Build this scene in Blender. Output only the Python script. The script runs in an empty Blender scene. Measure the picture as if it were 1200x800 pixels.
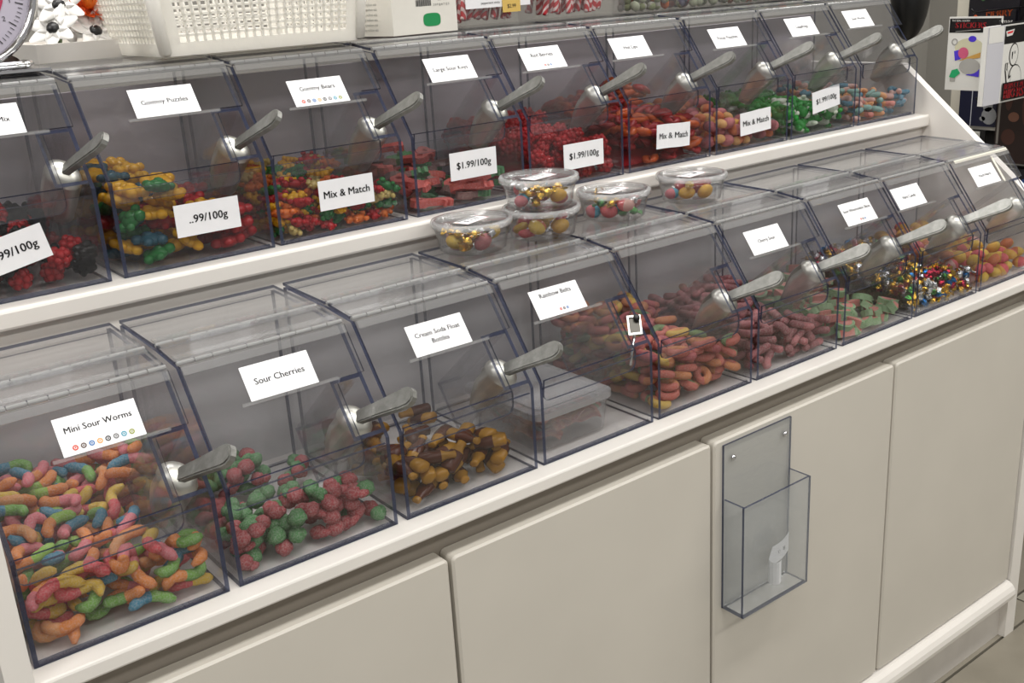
import bpy, math, random
import numpy as np
from mathutils import Matrix, Vector

scene = bpy.context.scene
COL = scene.collection
rng = random.Random(7)

# ------------------------------------------------------------------ camera
FPX = 1241.9
cam_d = bpy.data.cameras.new('camera')
cam_d.sensor_fit = 'HORIZONTAL'; cam_d.sensor_width = 36.0
cam_d.lens = FPX / 1200.0 * 36.0
cam_d.clip_start = 0.02
cam = bpy.data.objects.new('camera', cam_d)
COL.objects.link(cam)
_f = Vector((0.56829516, 0.75766963, -0.32090084))
_r = Vector((0.78673892, -0.61457483, -0.05778969))
_u = Vector((0.24100308, 0.21962358, 0.94534808))
cam.matrix_world = Matrix(((_r.x, _u.x, -_f.x, -0.37587), (_r.y, _u.y, -_f.y, -1.04642),
                           (_r.z, _u.z, -_f.z, 0.63563), (0, 0, 0, 1)))
scene.camera = cam

# ------------------------------------------------------------------ light and exposure
world = bpy.data.worlds.new('shop_ambient'); scene.world = world
world.use_nodes = True
wb = world.node_tree.nodes['Background']
wb.inputs[0].default_value = (1.0, 0.98, 0.95, 1); wb.inputs[1].default_value = 0.36

FLOOR_Z = -0.88
CEIL_Z = 2.05
def area(loc, sx, sy, power, col=(1, 0.98, 0.95)):
    l = bpy.data.lights.new('ceiling_lamp', 'AREA'); l.shape = 'RECTANGLE'
    l.size = sx; l.size_y = sy; l.energy = power; l.color = col
    o = bpy.data.objects.new('ceiling_lamp', l); o.location = loc; COL.objects.link(o)
    return o
for lx in (-1.6, 0.2, 2.0, 3.8):
    for ly, pw in ((0.6, 24), (-0.85, 22), (-2.3, 20)):
        area((lx, ly, CEIL_Z - 0.06), 1.25, 0.3, pw)
scene.view_settings.view_transform = 'Standard'
scene.view_settings.look = 'None'
scene.view_settings.gamma = 1.0
scene.view_settings.use_curve_mapping = False
scene.view_settings.exposure = 0.0
scene.cycles.transparent_max_bounces = 64
scene.cycles.max_bounces = 8
scene.cycles.caustics_reflective = False
scene.cycles.caustics_refractive = False

# ------------------------------------------------------------------ materials
def lin(h):
    if isinstance(h, str):
        h = h.lstrip('#'); c = [int(h[i:i + 2], 16) / 255 for i in (0, 2, 4)]
    else:
        c = h
    return tuple(((v / 12.92) if v <= 0.04045 else ((v + 0.055) / 1.055) ** 2.4) for v in c) + (1.0,)
MATS = {}
def newmat(name):
    m = bpy.data.materials.new(name); m.use_nodes = True; m.node_tree.nodes.clear()
    o = m.node_tree.nodes.new('ShaderNodeOutputMaterial')
    return m, m.node_tree.nodes, m.node_tree.links, o
def plain(name, col, rough=0.5, metal=0.0, noise=0.0, nscale=60, bump=0.0, coat=0.0, spec=0.5):
    if name in MATS: return MATS[name]
    m, N, L, o = newmat(name)
    b = N.new('ShaderNodeBsdfPrincipled'); L.new(b.outputs[0], o.inputs[0])
    c = lin(col); b.inputs['Base Color'].default_value = c
    b.inputs['Roughness'].default_value = rough; b.inputs['Metallic'].default_value = metal
    b.inputs['Specular IOR Level'].default_value = spec
    b.inputs['Coat Weight'].default_value = coat
    if noise or bump:
        t = N.new('ShaderNodeTexCoord'); n = N.new('ShaderNodeTexNoise')
        n.inputs['Scale'].default_value = nscale; n.inputs['Detail'].default_value = 5
        L.new(t.outputs['Object'], n.inputs['Vector'])
        if noise:
            r = N.new('ShaderNodeMapRange'); r.inputs['From Min'].default_value = 0.3; r.inputs['From Max'].default_value = 0.7
            r.inputs['To Min'].default_value = 1 - noise; r.inputs['To Max'].default_value = 1 + noise * 0.5
            L.new(n.outputs['Fac'], r.inputs['Value'])
            mx = N.new('ShaderNodeVectorMath'); mx.operation = 'SCALE'; mx.inputs[0].default_value = c[:3]
            L.new(r.outputs[0], mx.inputs['Scale']); L.new(mx.outputs[0], b.inputs['Base Color'])
        if bump:
            bp = N.new('ShaderNodeBump'); bp.inputs['Strength'].default_value = bump; bp.inputs['Distance'].default_value = 0.002
            L.new(n.outputs['Fac'], bp.inputs['Height']); L.new(bp.outputs[0], b.inputs['Normal'])
    MATS[name] = m; return m
def acrylic(name, tint, haze, rough=0.04, hazecol='#d8d8d8', ior=1.45, scratch=0.0):
    if name in MATS: return MATS[name]
    m, N, L, o = newmat(name)
    tr = N.new('ShaderNodeBsdfTransparent'); tr.inputs[0].default_value = (*tint, 1)
    gl = N.new('ShaderNodeBsdfGlossy'); gl.inputs['Roughness'].default_value = rough
    df = N.new('ShaderNodeBsdfDiffuse'); df.inputs[0].default_value = lin(hazecol)
    fr = N.new('ShaderNodeFresnel'); ge = N.new('ShaderNodeNewGeometry')
    io = N.new('ShaderNodeMapRange'); io.inputs['To Min'].default_value = ior; io.inputs['To Max'].default_value = 1.0 / ior
    L.new(ge.outputs['Backfacing'], io.inputs['Value']); L.new(io.outputs[0], fr.inputs[0])   # thin sheet: same reflectance from both sides
    m1 = N.new('ShaderNodeMixShader'); m2 = N.new('ShaderNodeMixShader')
    m1.inputs[0].default_value = haze
    if scratch:
        t = N.new('ShaderNodeTexCoord'); mp = N.new('ShaderNodeMapping'); mp.inputs['Scale'].default_value = (60, 420, 420)
        mp.inputs['Rotation'].default_value = (0.3, 0.5, 0.7)
        n = N.new('ShaderNodeTexNoise'); n.inputs['Scale'].default_value = 1.5; n.inputs['Detail'].default_value = 6
        r = N.new('ShaderNodeMapRange'); r.inputs['From Min'].default_value = 0.35; r.inputs['From Max'].default_value = 0.75
        r.inputs['To Min'].default_value = haze * 0.7; r.inputs['To Max'].default_value = haze + scratch
        L.new(t.outputs['Object'], mp.inputs[0]); L.new(mp.outputs[0], n.inputs['Vector']); L.new(n.outputs['Fac'], r.inputs['Value'])
        L.new(r.outputs[0], m1.inputs[0])
    L.new(tr.outputs[0], m1.inputs[1]); L.new(df.outputs[0], m1.inputs[2])
    L.new(fr.outputs[0], m2.inputs[0]); L.new(m1.outputs[0], m2.inputs[1]); L.new(gl.outputs[0], m2.inputs[2])
    L.new(m2.outputs[0], o.inputs[0]); MATS[name] = m; return m
def candy(name, col, sugar=0.0, gel=0.35, rough=0.35):
    """gummy: diffuse + translucent + gloss; sugar adds pale grains and relief"""
    if name in MATS: return MATS[name]
    m, N, L, o = newmat(name)
    c = lin(col)
    b = N.new('ShaderNodeBsdfPrincipled'); b.inputs['Roughness'].default_value = 0.75 if sugar else rough
    b.inputs['Base Color'].default_value = c
    tl = N.new('ShaderNodeBsdfTranslucent'); tl.inputs[0].default_value = c
    mx = N.new('ShaderNodeMixShader'); mx.inputs[0].default_value = gel
    t = N.new('ShaderNodeTexCoord')
    n = N.new('ShaderNodeTexNoise'); n.inputs['Scale'].default_value = 520 if sugar else 90; n.inputs['Detail'].default_value = 3
    L.new(t.outputs['Object'], n.inputs['Vector'])
    if sugar:
        r = N.new('ShaderNodeMapRange'); r.inputs['From Min'].default_value = 0.4; r.inputs['From Max'].default_value = 0.75
        r.inputs['To Min'].default_value = sugar * 0.12; r.inputs['To Max'].default_value = sugar
        L.new(n.outputs['Fac'], r.inputs['Value'])
        mc = N.new('ShaderNodeMix'); mc.data_type = 'RGBA'
        mc.inputs[6].default_value = c; mc.inputs[7].default_value = (0.85, 0.82, 0.78, 1)
        L.new(r.outputs[0], mc.inputs[0]); L.new(mc.outputs[2], b.inputs['Base Color'])
    bp = N.new('ShaderNodeBump'); bp.inputs['Strength'].default_value = 0.8 if sugar else 0.25
    bp.inputs['Distance'].default_value = 0.002 if sugar else 0.003
    L.new(n.outputs['Fac'], bp.inputs['Height']); L.new(bp.outputs[0], b.inputs['Normal'])
    L.new(b.outputs[0], mx.inputs[1]); L.new(tl.outputs[0], mx.inputs[2]); L.new(mx.outputs[0], o.inputs[0])
    MATS[name] = m; return m

BASKETM = candy('white_basket_plastic', '#f6f4ee', 0.0, 0.35, 0.45)
WHITE = plain('white_laminate', '#e6e2dc', 0.38, noise=0.03, nscale=9)
DOORM = plain('cream_door_laminate', '#c9c4ba', 0.42, noise=0.035, nscale=6)
KICK = plain('kick_board', '#cfcac3', 0.5, noise=0.08, nscale=14)
CLEAR = acrylic('clear_acrylic', (0.965, 0.965, 0.97), 0.006, ior=1.38)
LIDM = acrylic('worn_acrylic_lid', (0.93, 0.93, 0.935), 0.014, rough=0.06, scratch=0.015, ior=1.40)
TOPM = acrylic('worn_acrylic_top', (0.94, 0.94, 0.945), 0.035, rough=0.09, scratch=0.03)
EDGE = acrylic('acrylic_edge', (0.20, 0.22, 0.30), 0.40, rough=0.15, hazecol='#474d66')
HINGE = acrylic('hinge_plastic', (0.80, 0.80, 0.80), 0.32, rough=0.12, hazecol='#d6d6d4')
HINGE2 = acrylic('hinge_leaf_plastic', (0.88, 0.88, 0.885), 0.10, rough=0.12, hazecol='#dcdcda')
PAPER = plain('white_paper', '#eeeef0', 0.7, noise=0.02)
INK = plain('black_ink', '#1c1c20', 0.6)
STEEL = plain('cast_aluminium', '#dcdbd2', 0.38, metal=0.9, noise=0.12, nscale=50, bump=0.12)
STEELH = plain('dull_aluminium', '#8d8d89', 0.45, metal=0.85, noise=0.2, nscale=120, bump=0.2)
CHROME = plain('chrome', '#d8d8da', 0.12, metal=1.0)
BLACK = plain('black_plastic', '#0d0d0f', 0.4)
GREYWALL = plain('grey_wall_paint', '#8f8c85', 0.7, noise=0.04, nscale=4)
CEILM = plain('ceiling_paint', '#dedad2', 0.8)
HOLDER = acrylic('holder_acrylic', (0.965, 0.97, 0.975), 0.11, rough=0.05, hazecol='#d6dde2', scratch=0.03)
TUBM = acrylic('tub_plastic', (0.965, 0.965, 0.965), 0.035, rough=0.10, ior=1.4)
TUBLID = acrylic('tub_lid_plastic', (0.96, 0.96, 0.96), 0.055, rough=0.15, hazecol='#e8e8e8', ior=1.4)
RIMM = acrylic('tub_rim_plastic', (0.91, 0.91, 0.91), 0.17, rough=0.25, hazecol='#efefef')

CARTON = plain('white_carton', '#e2dfd6', 0.65, noise=0.02)

# ------------------------------------------------------------------ mesh builder
class MB:
    def __init__(s): s.v = []; s.f = []; s.m = []
    def add(s, vs, fs, mi=0):
        o = len(s.v); s.v += [tuple(v) for v in vs]
        for k, f in enumerate(fs):
            s.f.append(tuple(i + o for i in f)); s.m.append(mi if isinstance(mi, int) else mi[k])
        return s
    def box(s, x0, x1, y0, y1, z0, z1, mi=0, mats6=None):
        v = [(x0, y0, z0), (x1, y0, z0), (x1, y1, z0), (x0, y1, z0), (x0, y0, z1), (x1, y0, z1), (x1, y1, z1), (x0, y1, z1)]
        f = [(0, 3, 2, 1), (4, 5, 6, 7), (0, 1, 5, 4), (1, 2, 6, 5), (2, 3, 7, 6), (3, 0, 4, 7)]
        return s.add(v, f, mats6 or mi)
    def prism(s, pts, fn, a, b, mi=0, me=None):
        """2-D polygon pts swept between a and b; fn(p, q, t) -> xyz"""
        n = len(pts); v = [fn(p[0], p[1], a) for p in pts] + [fn(p[0], p[1], b) for p in pts]
        f = [tuple(range(n - 1, -1, -1)), tuple(range(n, 2 * n))]
        mm = [mi, mi]
        for i in range(n):
            j = (i + 1) % n; f.append((i, j, n + j, n + i)); mm.append(mi if me is None else me)
        return s.add(v, f, mm)
    def tube(s, path, radii, seg=8, mi=0, flat=1.0, up=(0, 0, 1)):
        path = [Vector(p) for p in path]; n = len(path)
        if not hasattr(radii, '__len__'): radii = [radii] * n
        v = []; f = []; mm = []
        for i, p in enumerate(path):
            t = (path[min(i + 1, n - 1)] - path[max(i - 1, 0)]).normalized()
            a = Vector(up).cross(t)
            if a.length < 1e-5: a = Vector((1, 0, 0)).cross(t)
            a.normalize(); b = t.cross(a)
            for k in range(seg):
                g = 2 * math.pi * k / seg
                v.append(p + a * (radii[i] * math.cos(g)) + b * (radii[i] * flat * math.sin(g)))
        for i in range(n - 1):
            for k in range(seg):
                k2 = (k + 1) % seg
                f.append((i * seg + k, i * seg + k2, (i + 1) * seg + k2, (i + 1) * seg + k))
                mm.append(mi if isinstance(mi, int) else mi[i])
        f.append(tuple(range(seg - 1, -1, -1))); mm.append(mi if isinstance(mi, int) else mi[0])
        f.append(tuple((n - 1) * seg + k for k in range(seg))); mm.append(mi if isinstance(mi, int) else mi[-1])
        return s.add(v, f, mm)
    def ell(s, c, r, mi=0, seg=10, rings=6, rot=None, mfn=None):
        v = []; f = []; mm = []
        if not hasattr(r, '__len__'): r = (r, r, r)
        R = rot or Matrix.Identity(3)
        def P(x, y, z): return Vector(c) + R @ Vector((x * r[0], y * r[1], z * r[2]))
        v.append(P(0, 0, 1))
        for i in range(1, rings):
            th = math.pi * i / rings
            for k in range(seg):
                ph = 2 * math.pi * k / seg
                v.append(P(math.sin(th) * math.cos(ph), math.sin(th) * math.sin(ph), math.cos(th)))
        v.append(P(0, 0, -1)); last = len(v) - 1
        def M(*idx): return mi if mfn is None else mfn(sum((Vector(v[i]) for i in idx), Vector()) / len(idx))
        for k in range(seg):
            k2 = (k + 1) % seg
            f.append((0, 1 + k, 1 + k2)); mm.append(M(0, 1 + k, 1 + k2))
            b = 1 + (rings - 2) * seg
            f.append((last, b + k2, b + k)); mm.append(M(last, b + k, b + k2))
            for i in range(rings - 2):
                q = (1 + i * seg + k, 1 + (i + 1) * seg + k, 1 + (i + 1) * seg + k2, 1 + i * seg + k2)
                f.append(q); mm.append(M(*q))
        return s.add(v, f, mm)
    def lathe(s, prof, c=(0, 0, 0), seg=32, mi=0, axis='z'):
        v = []; f = []; mm = []; n = len(prof)
        for (r, z) in prof:
            for k in range(seg):
                g = 2 * math.pi * k / seg
                if axis == 'z': v.append((c[0] + r * math.cos(g), c[1] + r * math.sin(g), c[2] + z))
                elif axis == 'y': v.append((c[0] + r * math.cos(g), c[1] + z, c[2] + r * math.sin(g)))
                else: v.append((c[0] + z, c[1] + r * math.cos(g), c[2] + r * math.sin(g)))
        for i in range(n - 1):
            for k in range(seg):
                k2 = (k + 1) % seg
                f.append((i * seg + k, i * seg + k2, (i + 1) * seg + k2, (i + 1) * seg + k)); mm.append(mi if isinstance(mi, int) else mi[i])
        return s.add(v, f, mm)
    def xf(s, M, start=0):
        for i in range(start, len(s.v)): s.v[i] = tuple(M @ Vector(s.v[i]))
        return s
    def mesh(s, name, mats, smooth=False):
        me = bpy.data.meshes.new(name); me.from_pydata(s.v, [], s.f)
        for m in (mats if isinstance(mats, (list, tuple)) else [mats]): me.materials.append(m)
        me.polygons.foreach_set('material_index', s.m)
        me.polygons.foreach_set('use_smooth', [smooth] * len(s.f))
        me.update(); return me
    def build(s, name, mats, parent=None, smooth=False, **kw):
        return link(name, s.mesh(name, mats, smooth), parent, **kw)
def link(name, me, parent=None, loc=None, label=None, cat=None, group=None, kind=None):
    o = bpy.data.objects.new(name, me); COL.objects.link(o)
    if parent is not None: o.parent = parent
    if loc is not None: o.location = loc
    tag(o, label, cat, group, kind); return o
def tag(o, label=None, cat=None, group=None, kind=None):
    if label: o['label'] = label
    if cat: o['category'] = cat
    if group: o['group'] = group
    if kind: o['kind'] = kind
    return o
def thing(name, label, cat, loc=(0, 0, 0), group=None):
    return link(name, None, None, loc, label, cat, group)

_tc = {}
def text_geo(txt, size, align='CENTER'):
    key = (txt, align)
    if key not in _tc:
        cu = bpy.data.curves.new('lettering', 'FONT'); cu.body = txt; cu.size = 1.0
        cu.align_x = align; cu.align_y = 'CENTER'; cu.resolution_u = 2
        o = bpy.data.objects.new('lettering', cu); COL.objects.link(o)
        dg = bpy.context.evaluated_depsgraph_get()
        me = o.evaluated_get(dg).to_mesh()
        _tc[key] = ([tuple(v.co) for v in me.vertices], [tuple(p.vertices) for p in me.polygons])
        o.evaluated_get(dg).to_mesh_clear(); bpy.data.objects.remove(o); bpy.data.curves.remove(cu)
    v, f = _tc[key]
    return [(a * size, b * size) for a, b, c in v], f
def put_text(mb, txt, size, fn, mi, dx=0, dy=0, wmax=None, align='CENTER', bold=False):
    """lettering mapped with fn(x, y) -> xyz"""
    v, f = text_geo(txt, size, align)
    if wmax:
        w = max(a for a, b in v) - min(a for a, b in v)
        if w > wmax: v = [(a * wmax / w, b) for a, b in v]
    mb.add([fn(a + dx, b + dy) for a, b in v], f, mi)
    if bold:
        e = size * 0.035
        mb.add([fn(a + dx + e, b + dy) for a, b in v], f, mi)

# ------------------------------------------------------------------ the room
fl = MB().box(-4, 6, -4, 3, FLOOR_Z - 0.06, FLOOR_Z - 0.012).build('floor', plain('dark_grout', '#3d3832', 0.9), kind='structure')
TILE = [plain('floor_tile_%d' % i, c, 0.38, noise=0.16, nscale=7, bump=0.05) for i, c in enumerate(('#8d877a', '#857f73', '#949083'))]
tmesh = [MB().box(0.003, 0.447, 0.003, 0.447, -0.012, 0).mesh('tile', m) for m in TILE]
tcut = [MB().box(0.003, 0.447, 0.003, 0.062, -0.012, 0).mesh('tile', m) for m in TILE]
for i in range(-3, 8):
    for j in range(-5, 0):
        link('tile', tmesh[(i * 7 + j * 3) % 3], fl, (0.145 + i * 0.45, -0.025 + j * 0.45, FLOOR_Z))
    link('tile', tcut[(i * 5) % 3], fl, (0.145 + i * 0.45, -0.025, FLOOR_Z))
for i in range(4, 8):
    for j in range(0, 3):
        link('tile', tmesh[(i * 7 + j * 3) % 3], fl, (0.145 + i * 0.45, 0.040 + j * 0.45, FLOOR_Z))
MB().box(-4, 6, -4, 3, CEIL_Z, CEIL_Z + 0.05).build('ceiling', CEILM, kind='structure')
MB().box(-4, 6, 2.0, 2.06, FLOOR_Z, CEIL_Z).build('wall_back', GREYWALL, kind='structure')
MB().box(4.6, 4.66, -4, 2.0, FLOOR_Z, CEIL_Z).build('wall_right', GREYWALL, kind='structure')

# ------------------------------------------------------------------ counter
P = 0.225; BW = 0.213
X0, X1 = -0.232, 1.815
ctr = thing('display_counter', 'long cream candy counter with four doors and two stepped shelves', 'counter', (0, 0, 0))
def part(name, mb, mat, parent=ctr, **k): return mb.build(name, mat, parent, **k)
def bevbox(x0, x1, y0, y1, z0, z1, b=0.003):
    """box with its long front edges rounded"""
    pts = [(y0 + b, z0), (y1, z0), (y1, z1), (y0 + b, z1), (y0 + 0.3 * b, z1 - 0.3 * b), (y0, z1 - b), (y0, z0 + b), (y0 + 0.3 * b, z0 + 0.3 * b)]
    return MB().prism(pts, lambda p, q, t: (t, p, q), x0, x1)
part('front_ledge', bevbox(X0, X1, -0.030, 0.300, -0.020, -0.0005, 0.003), WHITE)
part('carcass', MB().box(X0, 1.772, 0.006, 0.62, -0.80, -0.020), plain('carcass_board', '#91897e', 0.5))  # board colour darkened to deepen the shade in the recess under the ledge
def rounded(x0, x1, z0, z1, r=0.006, n=4):
    pts = []
    for cx, cz, a0 in ((x1 - r, z1 - r, 0), (x0 + r, z1 - r, 90), (x0 + r, z0 + r, 180), (x1 - r, z0 + r, 270)):
        for k in range(n + 1):
            a = math.radians(a0 + 90 * k / n); pts.append((cx + r * math.cos(a), cz + r * math.sin(a)))
    return pts
def door(x0, x1):
    z0, z1 = -0.722, -0.062
    mb = MB(); a = rounded(x0, x1, z0, z1, 0.007); b = rounded(x0 + 0.003, x1 - 0.003, z0 + 0.003, z1 - 0.003, 0.005)
    n = len(a); v = [(p, 0.004, q) for p, q in a] + [(p, -0.022, q) for p, q in a] + [(p, -0.025, q) for p, q in b]
    f = [tuple(range(n))]
    for k in range(n):
        j = (k + 1) % n
        f += [(k, n + k, n + j, j), (n + k, 2 * n + k, 2 * n + j, n + j)]
    f.append(tuple(range(3 * n - 1, 2 * n - 1, -1)))
    mb.add(v, f); part('door', mb, DOORM)
for dx0, dx1 in ((X0 + 0.002, 0.267), (0.273, 0.765), (0.771, 1.255), (1.261, 1.764)): door(dx0, dx1)
# rounded bottom rail, kick board
pts = [(0.0, -0.780)] + [(-0.018 + 0.027 * math.cos(a), -0.753 + 0.027 * math.sin(a)) for a in [math.radians(270 - 22.5 * k) for k in range(9)]] + [(0.0, -0.726)]
part('bottom_rail', MB().prism(pts, lambda p, q, t: (t, p, q), X0, 1.768), WHITE, smooth=False)
part('kick_board', MB().box(X0, 1.772, -0.012, 0.006, FLOOR_Z, -0.780), KICK)
part('end_panel', MB().prism([(-0.028, FLOOR_Z), (0.62, FLOOR_Z), (0.62, -0.020), (-0.028, -0.020)], lambda p, q, t: (t, p, q), 1.772, 1.812), WHITE)
part('end_panel', MB().prism([(-0.032, FLOOR_Z), (0.62, FLOOR_Z), (0.62, 0.45), (0.40, 0.45), (0.10, 0.24), (-0.032, 0.20)], lambda p, q, t: (t, p, q), -0.258, -0.232), WHITE)
part('cheek_panel', MB().prism([(-0.03, -0.020), (0.62, -0.020), (0.62, 0.41), (0.36, 0.41), (-0.03, 0.085)], lambda p, q, t: (t, p, q), 1.823, 1.845), WHITE)
part('riser', MB().box(X0, 1.823, 0.300, 0.316, 0.170, 0.276), WHITE)
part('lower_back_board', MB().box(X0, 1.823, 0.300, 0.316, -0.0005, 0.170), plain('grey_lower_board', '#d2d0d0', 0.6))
part('upper_ledge', bevbox(X0, 1.823, 0.283, 0.62, 0.276, 0.3015, 0.004), WHITE)
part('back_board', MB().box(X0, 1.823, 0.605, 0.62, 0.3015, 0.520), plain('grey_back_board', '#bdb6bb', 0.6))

# ------------------------------------------------------------------ bins
HY, HZ = 0.0896, 0.2466           # lower hinge
UY, UZ = 0.1527, 0.2526           # upper hinge
BY, BZ = 0.277, 0.2565            # back edge
SL = (0.587, 0.810)               # slope direction (y, z) of the lid
T = 0.005
LID_LEN = 0.152
def lidp(x, s, h):
    return (x, HY - SL[0] * s - SL[1] * h, HZ - SL[1] * s + SL[0] * h)
NOTCH_X = BW - 0.039; NOTCH_S = 0.069
m_side = MB().prism([(0, 0), (BY, 0), (BY, BZ - 0.003), (UY, UZ - 0.004), (HY + 0.002, HZ - 0.004), (0.0, 0.120)], lambda p, q, t: (t, p, q), 0, T, 0, 1).mesh('side_wall', [CLEAR, EDGE])
m_front = MB().box(T, BW - T, 0, T, 0, 0.112, mats6=[1, 1, 0, 0, 0, 0]).mesh('front_wall', [CLEAR, EDGE])
m_back = MB().box(T, BW - T, BY - T, BY, 0, BZ - 0.008, mats6=[1, 1, 0, 0, 0, 0]).mesh('back_wall', [CLEAR, EDGE])
m_base = MB().box(T, BW - T, T, BY - T, 0, T, mats6=[0, 0, 1, 0, 1, 0]).mesh('base', [CLEAR, EDGE])
def sheet(y0, z0, y1, z1, x0, x1, t=0.004):
    d = Vector((y1 - y0, z1 - z0)).normalized(); n = (-d.y * t, d.x * t)
    return MB().prism([(y0, z0), (y1, z1), (y1 + n[0], z1 + n[1]), (y0 + n[0], z0 + n[1])], lambda p, q, s: (s, p, q), x0, x1, 1, 0)
m_strip = sheet(HY + 0.005, HZ, UY - 0.004, UZ, 0, BW)
m_strip.m = [1, 1, 0, 1, 0, 1]; m_strip = m_strip.mesh('hinge_strip', [TOPM, EDGE])
m_top = sheet(UY + 0.005, UZ + 0.0005, BY, BZ, 0, BW)
m_top.m = [1, 1, 0, 1, 0, 1]; m_top = m_top.mesh('top_panel', [TOPM, EDGE])
# lid: slanted sheet with a notch for the scoop, then a lip bent down over the front
lid = MB()
lid.prism([(0, 0.004), (0, LID_LEN), (NOTCH_X, LID_LEN), (NOTCH_X, NOTCH_S + 0.006), (NOTCH_X + 0.006, NOTCH_S), (BW, NOTCH_S), (BW, 0.004)], lambda x, s, t: lidp(x, s, t), 0.003, 0.006, 0, 1)
ly, lz = lidp(0, LID_LEN, 0.0045)[1:]
lip = [(0.004, lz)] + [(0.012 - 0.010 * math.cos(a) - 0.000, lz - 0.020 - 0.010 * math.sin(a)) for a in [math.radians(k * 22.5) for k in range(5)]]
lip += [(NOTCH_X - 0.012 + 0.012 * math.sin(a), lz - 0.018 - 0.012 * math.cos(a)) for a in [math.radians(k * 22.5) for k in range(5)]] + [(NOTCH_X, lz)]
lid.prism(lip, lambda x, z, t: (x, t, z), ly - 0.003, ly + 0.0005, 0, 1)
m_lid = lid.mesh('lid', [LIDM, EDGE])
m_cardledge = MB().prism([(0, 0), (0.125, 0), (0.125, 0.004), (0, 0.004)], lambda a, s, t: lidp(a, s, t), 0.0065, 0.0085, 0, 0).mesh('card_ledge', [HINGE2])
m_pin = MB().lathe([(0.0, 0.0), (0.0016, 0.0), (0.0016, BW), (0.0, BW)], seg=6, axis='x').mesh('hinge_pin', [HINGE], True)
NK = 10
KL = BW / NK
m_knuckle = MB().prism([(0.0033 * math.cos(k * math.pi / 5), 0.0033 * math.sin(k * math.pi / 5)) for k in range(10)], lambda p, q, t: (t, p, q), 0.0003, KL - 0.0009).mesh('knuckle', [HINGE])
def leaf(y0, z0, y1, z1):
    return sheet(y0, z0, y1, z1, 0.002, BW - 0.002, 0.0016).mesh('hinge_leaf', [HINGE2, HINGE2])
_p = [lidp(0, q, 0.0068)[1:] for q in (0.016, 0.004)]
m_leaves = [leaf(*_p[0], *_p[1]), leaf(HY + 0.005, HZ + 0.0045, HY + 0.018, HZ + 0.0058), leaf(UY - 0.017, UZ + 0.0028, UY - 0.004, UZ + 0.0042), leaf(UY + 0.005, UZ + 0.0048, UY + 0.018, UZ + 0.0052)]
# scoop pocket: square tube dropping inward behind the notch
PD = (0.77, -0.645); PL = 0.150
pk = MB()
def pkp(x, s, t): # s along the lid slope, t along pocket direction
    y = HY - SL[0] * s; z = HZ - SL[1] * s
    return (x, y + PD[0] * t, z + PD[1] * t)
xa, xb = BW - 0.046, BW - T - 0.001
s0, s1 = NOTCH_S - 0.001, LID_LEN - 0.004
def pkslab(xx0, xx1, ss0, ss1, t0, t1):
    v = [pkp(x, s, t) for t in (t0, t1) for s in (ss0, ss1) for x in (xx0, xx1)]
    f = [(0, 1, 3, 2), (4, 6, 7, 5), (0, 4, 5, 1), (2, 3, 7, 6), (0, 2, 6, 4), (1, 5, 7, 3)]
    pk.add(v, f, [1, 1, 0, 0, 0, 0])
pkslab(xa, xa + 0.004, s0, s1, 0, PL)
pkslab(xa + 0.004, xb, s0, s0 + 0.005, 0, PL)
pkslab(xa + 0.004, xb, s1 - 0.005, s1, 0, PL)
pkslab(xa, xb, s0, s1, PL, PL + 0.003)
pk.m[-6:] = [0] * 6
m_pocket = pk.mesh('scoop_pocket', [CLEAR, EDGE])

ALLERGY = [plain('print_%s' % n, c, 0.6) for n, c in (('red', '#c8452f'), ('brown', '#54413a'), ('blue', '#3b6ea8'), ('orange', '#d99a5b'), ('dark', '#3a3a3c'), ('grey', '#6f6f70'), ('teal', '#4a93a8'), ('olive', '#8a9240'))]
def make_card(text, dots, parent, x, s, lift=0.0068, w=0.087, h=0.043, size=0.0098, crook=0.0, dy=None):
    mb = MB()
    def fn(a, b, t=0.0011):
        ca, sa = math.cos(crook), math.sin(crook)
        return lidp(x + w / 2 + a * ca - b * sa, s + h / 2 - (a * sa + b * ca), lift + t)
    mb.prism([(-w / 2, -h / 2), (w / 2, -h / 2), (w / 2, h / 2), (-w / 2, h / 2)], lambda a, b, t: fn(a, b, t), 0.0, 0.0006)
    lines = text.split('\n')
    if dy is None: dy = 0.006 if dots else 0.0
    for k, ln in enumerate(lines):
        put_text(mb, ln, size, lambda a, b: fn(a, b, 0.0009), 1, dy=dy + ((len(lines) - 1) / 2 - k) * size * 1.2, wmax=w * 0.9, bold=True)
    if dots:
        for k in range(dots):
            r = 0.0031 if dots > 4 else 0.0022
            cx = (k - (dots - 1) / 2) * (0.0085 if dots > 4 else 0.006) + (0.004 if dots <= 4 else 0); cy = -h / 2 + 0.0075
            n = 10
            ang = [2 * math.pi * q / n for q in range(n)]
            vo = [fn(cx + r * math.cos(g), cy + r * math.sin(g), 0.0009) for g in ang]
            vi = [fn(cx + r * 0.55 * math.cos(g), cy + r * 0.55 * math.sin(g), 0.0009) for g in ang]
            mb.add(vo + vi, [(q, (q + 1) % n, n + (q + 1) % n, n + q) for q in range(n)], 2 + k % 8)
            vj = [fn(cx + r * 0.28 * math.cos(g), cy + r * 0.28 * math.sin(g), 0.0009) for g in ang]
            mb.add(vj, [tuple(range(n))], 2 + k % 8)
    return mb.build('name_card', [PAPER, INK] + ALLERGY, parent)
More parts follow.
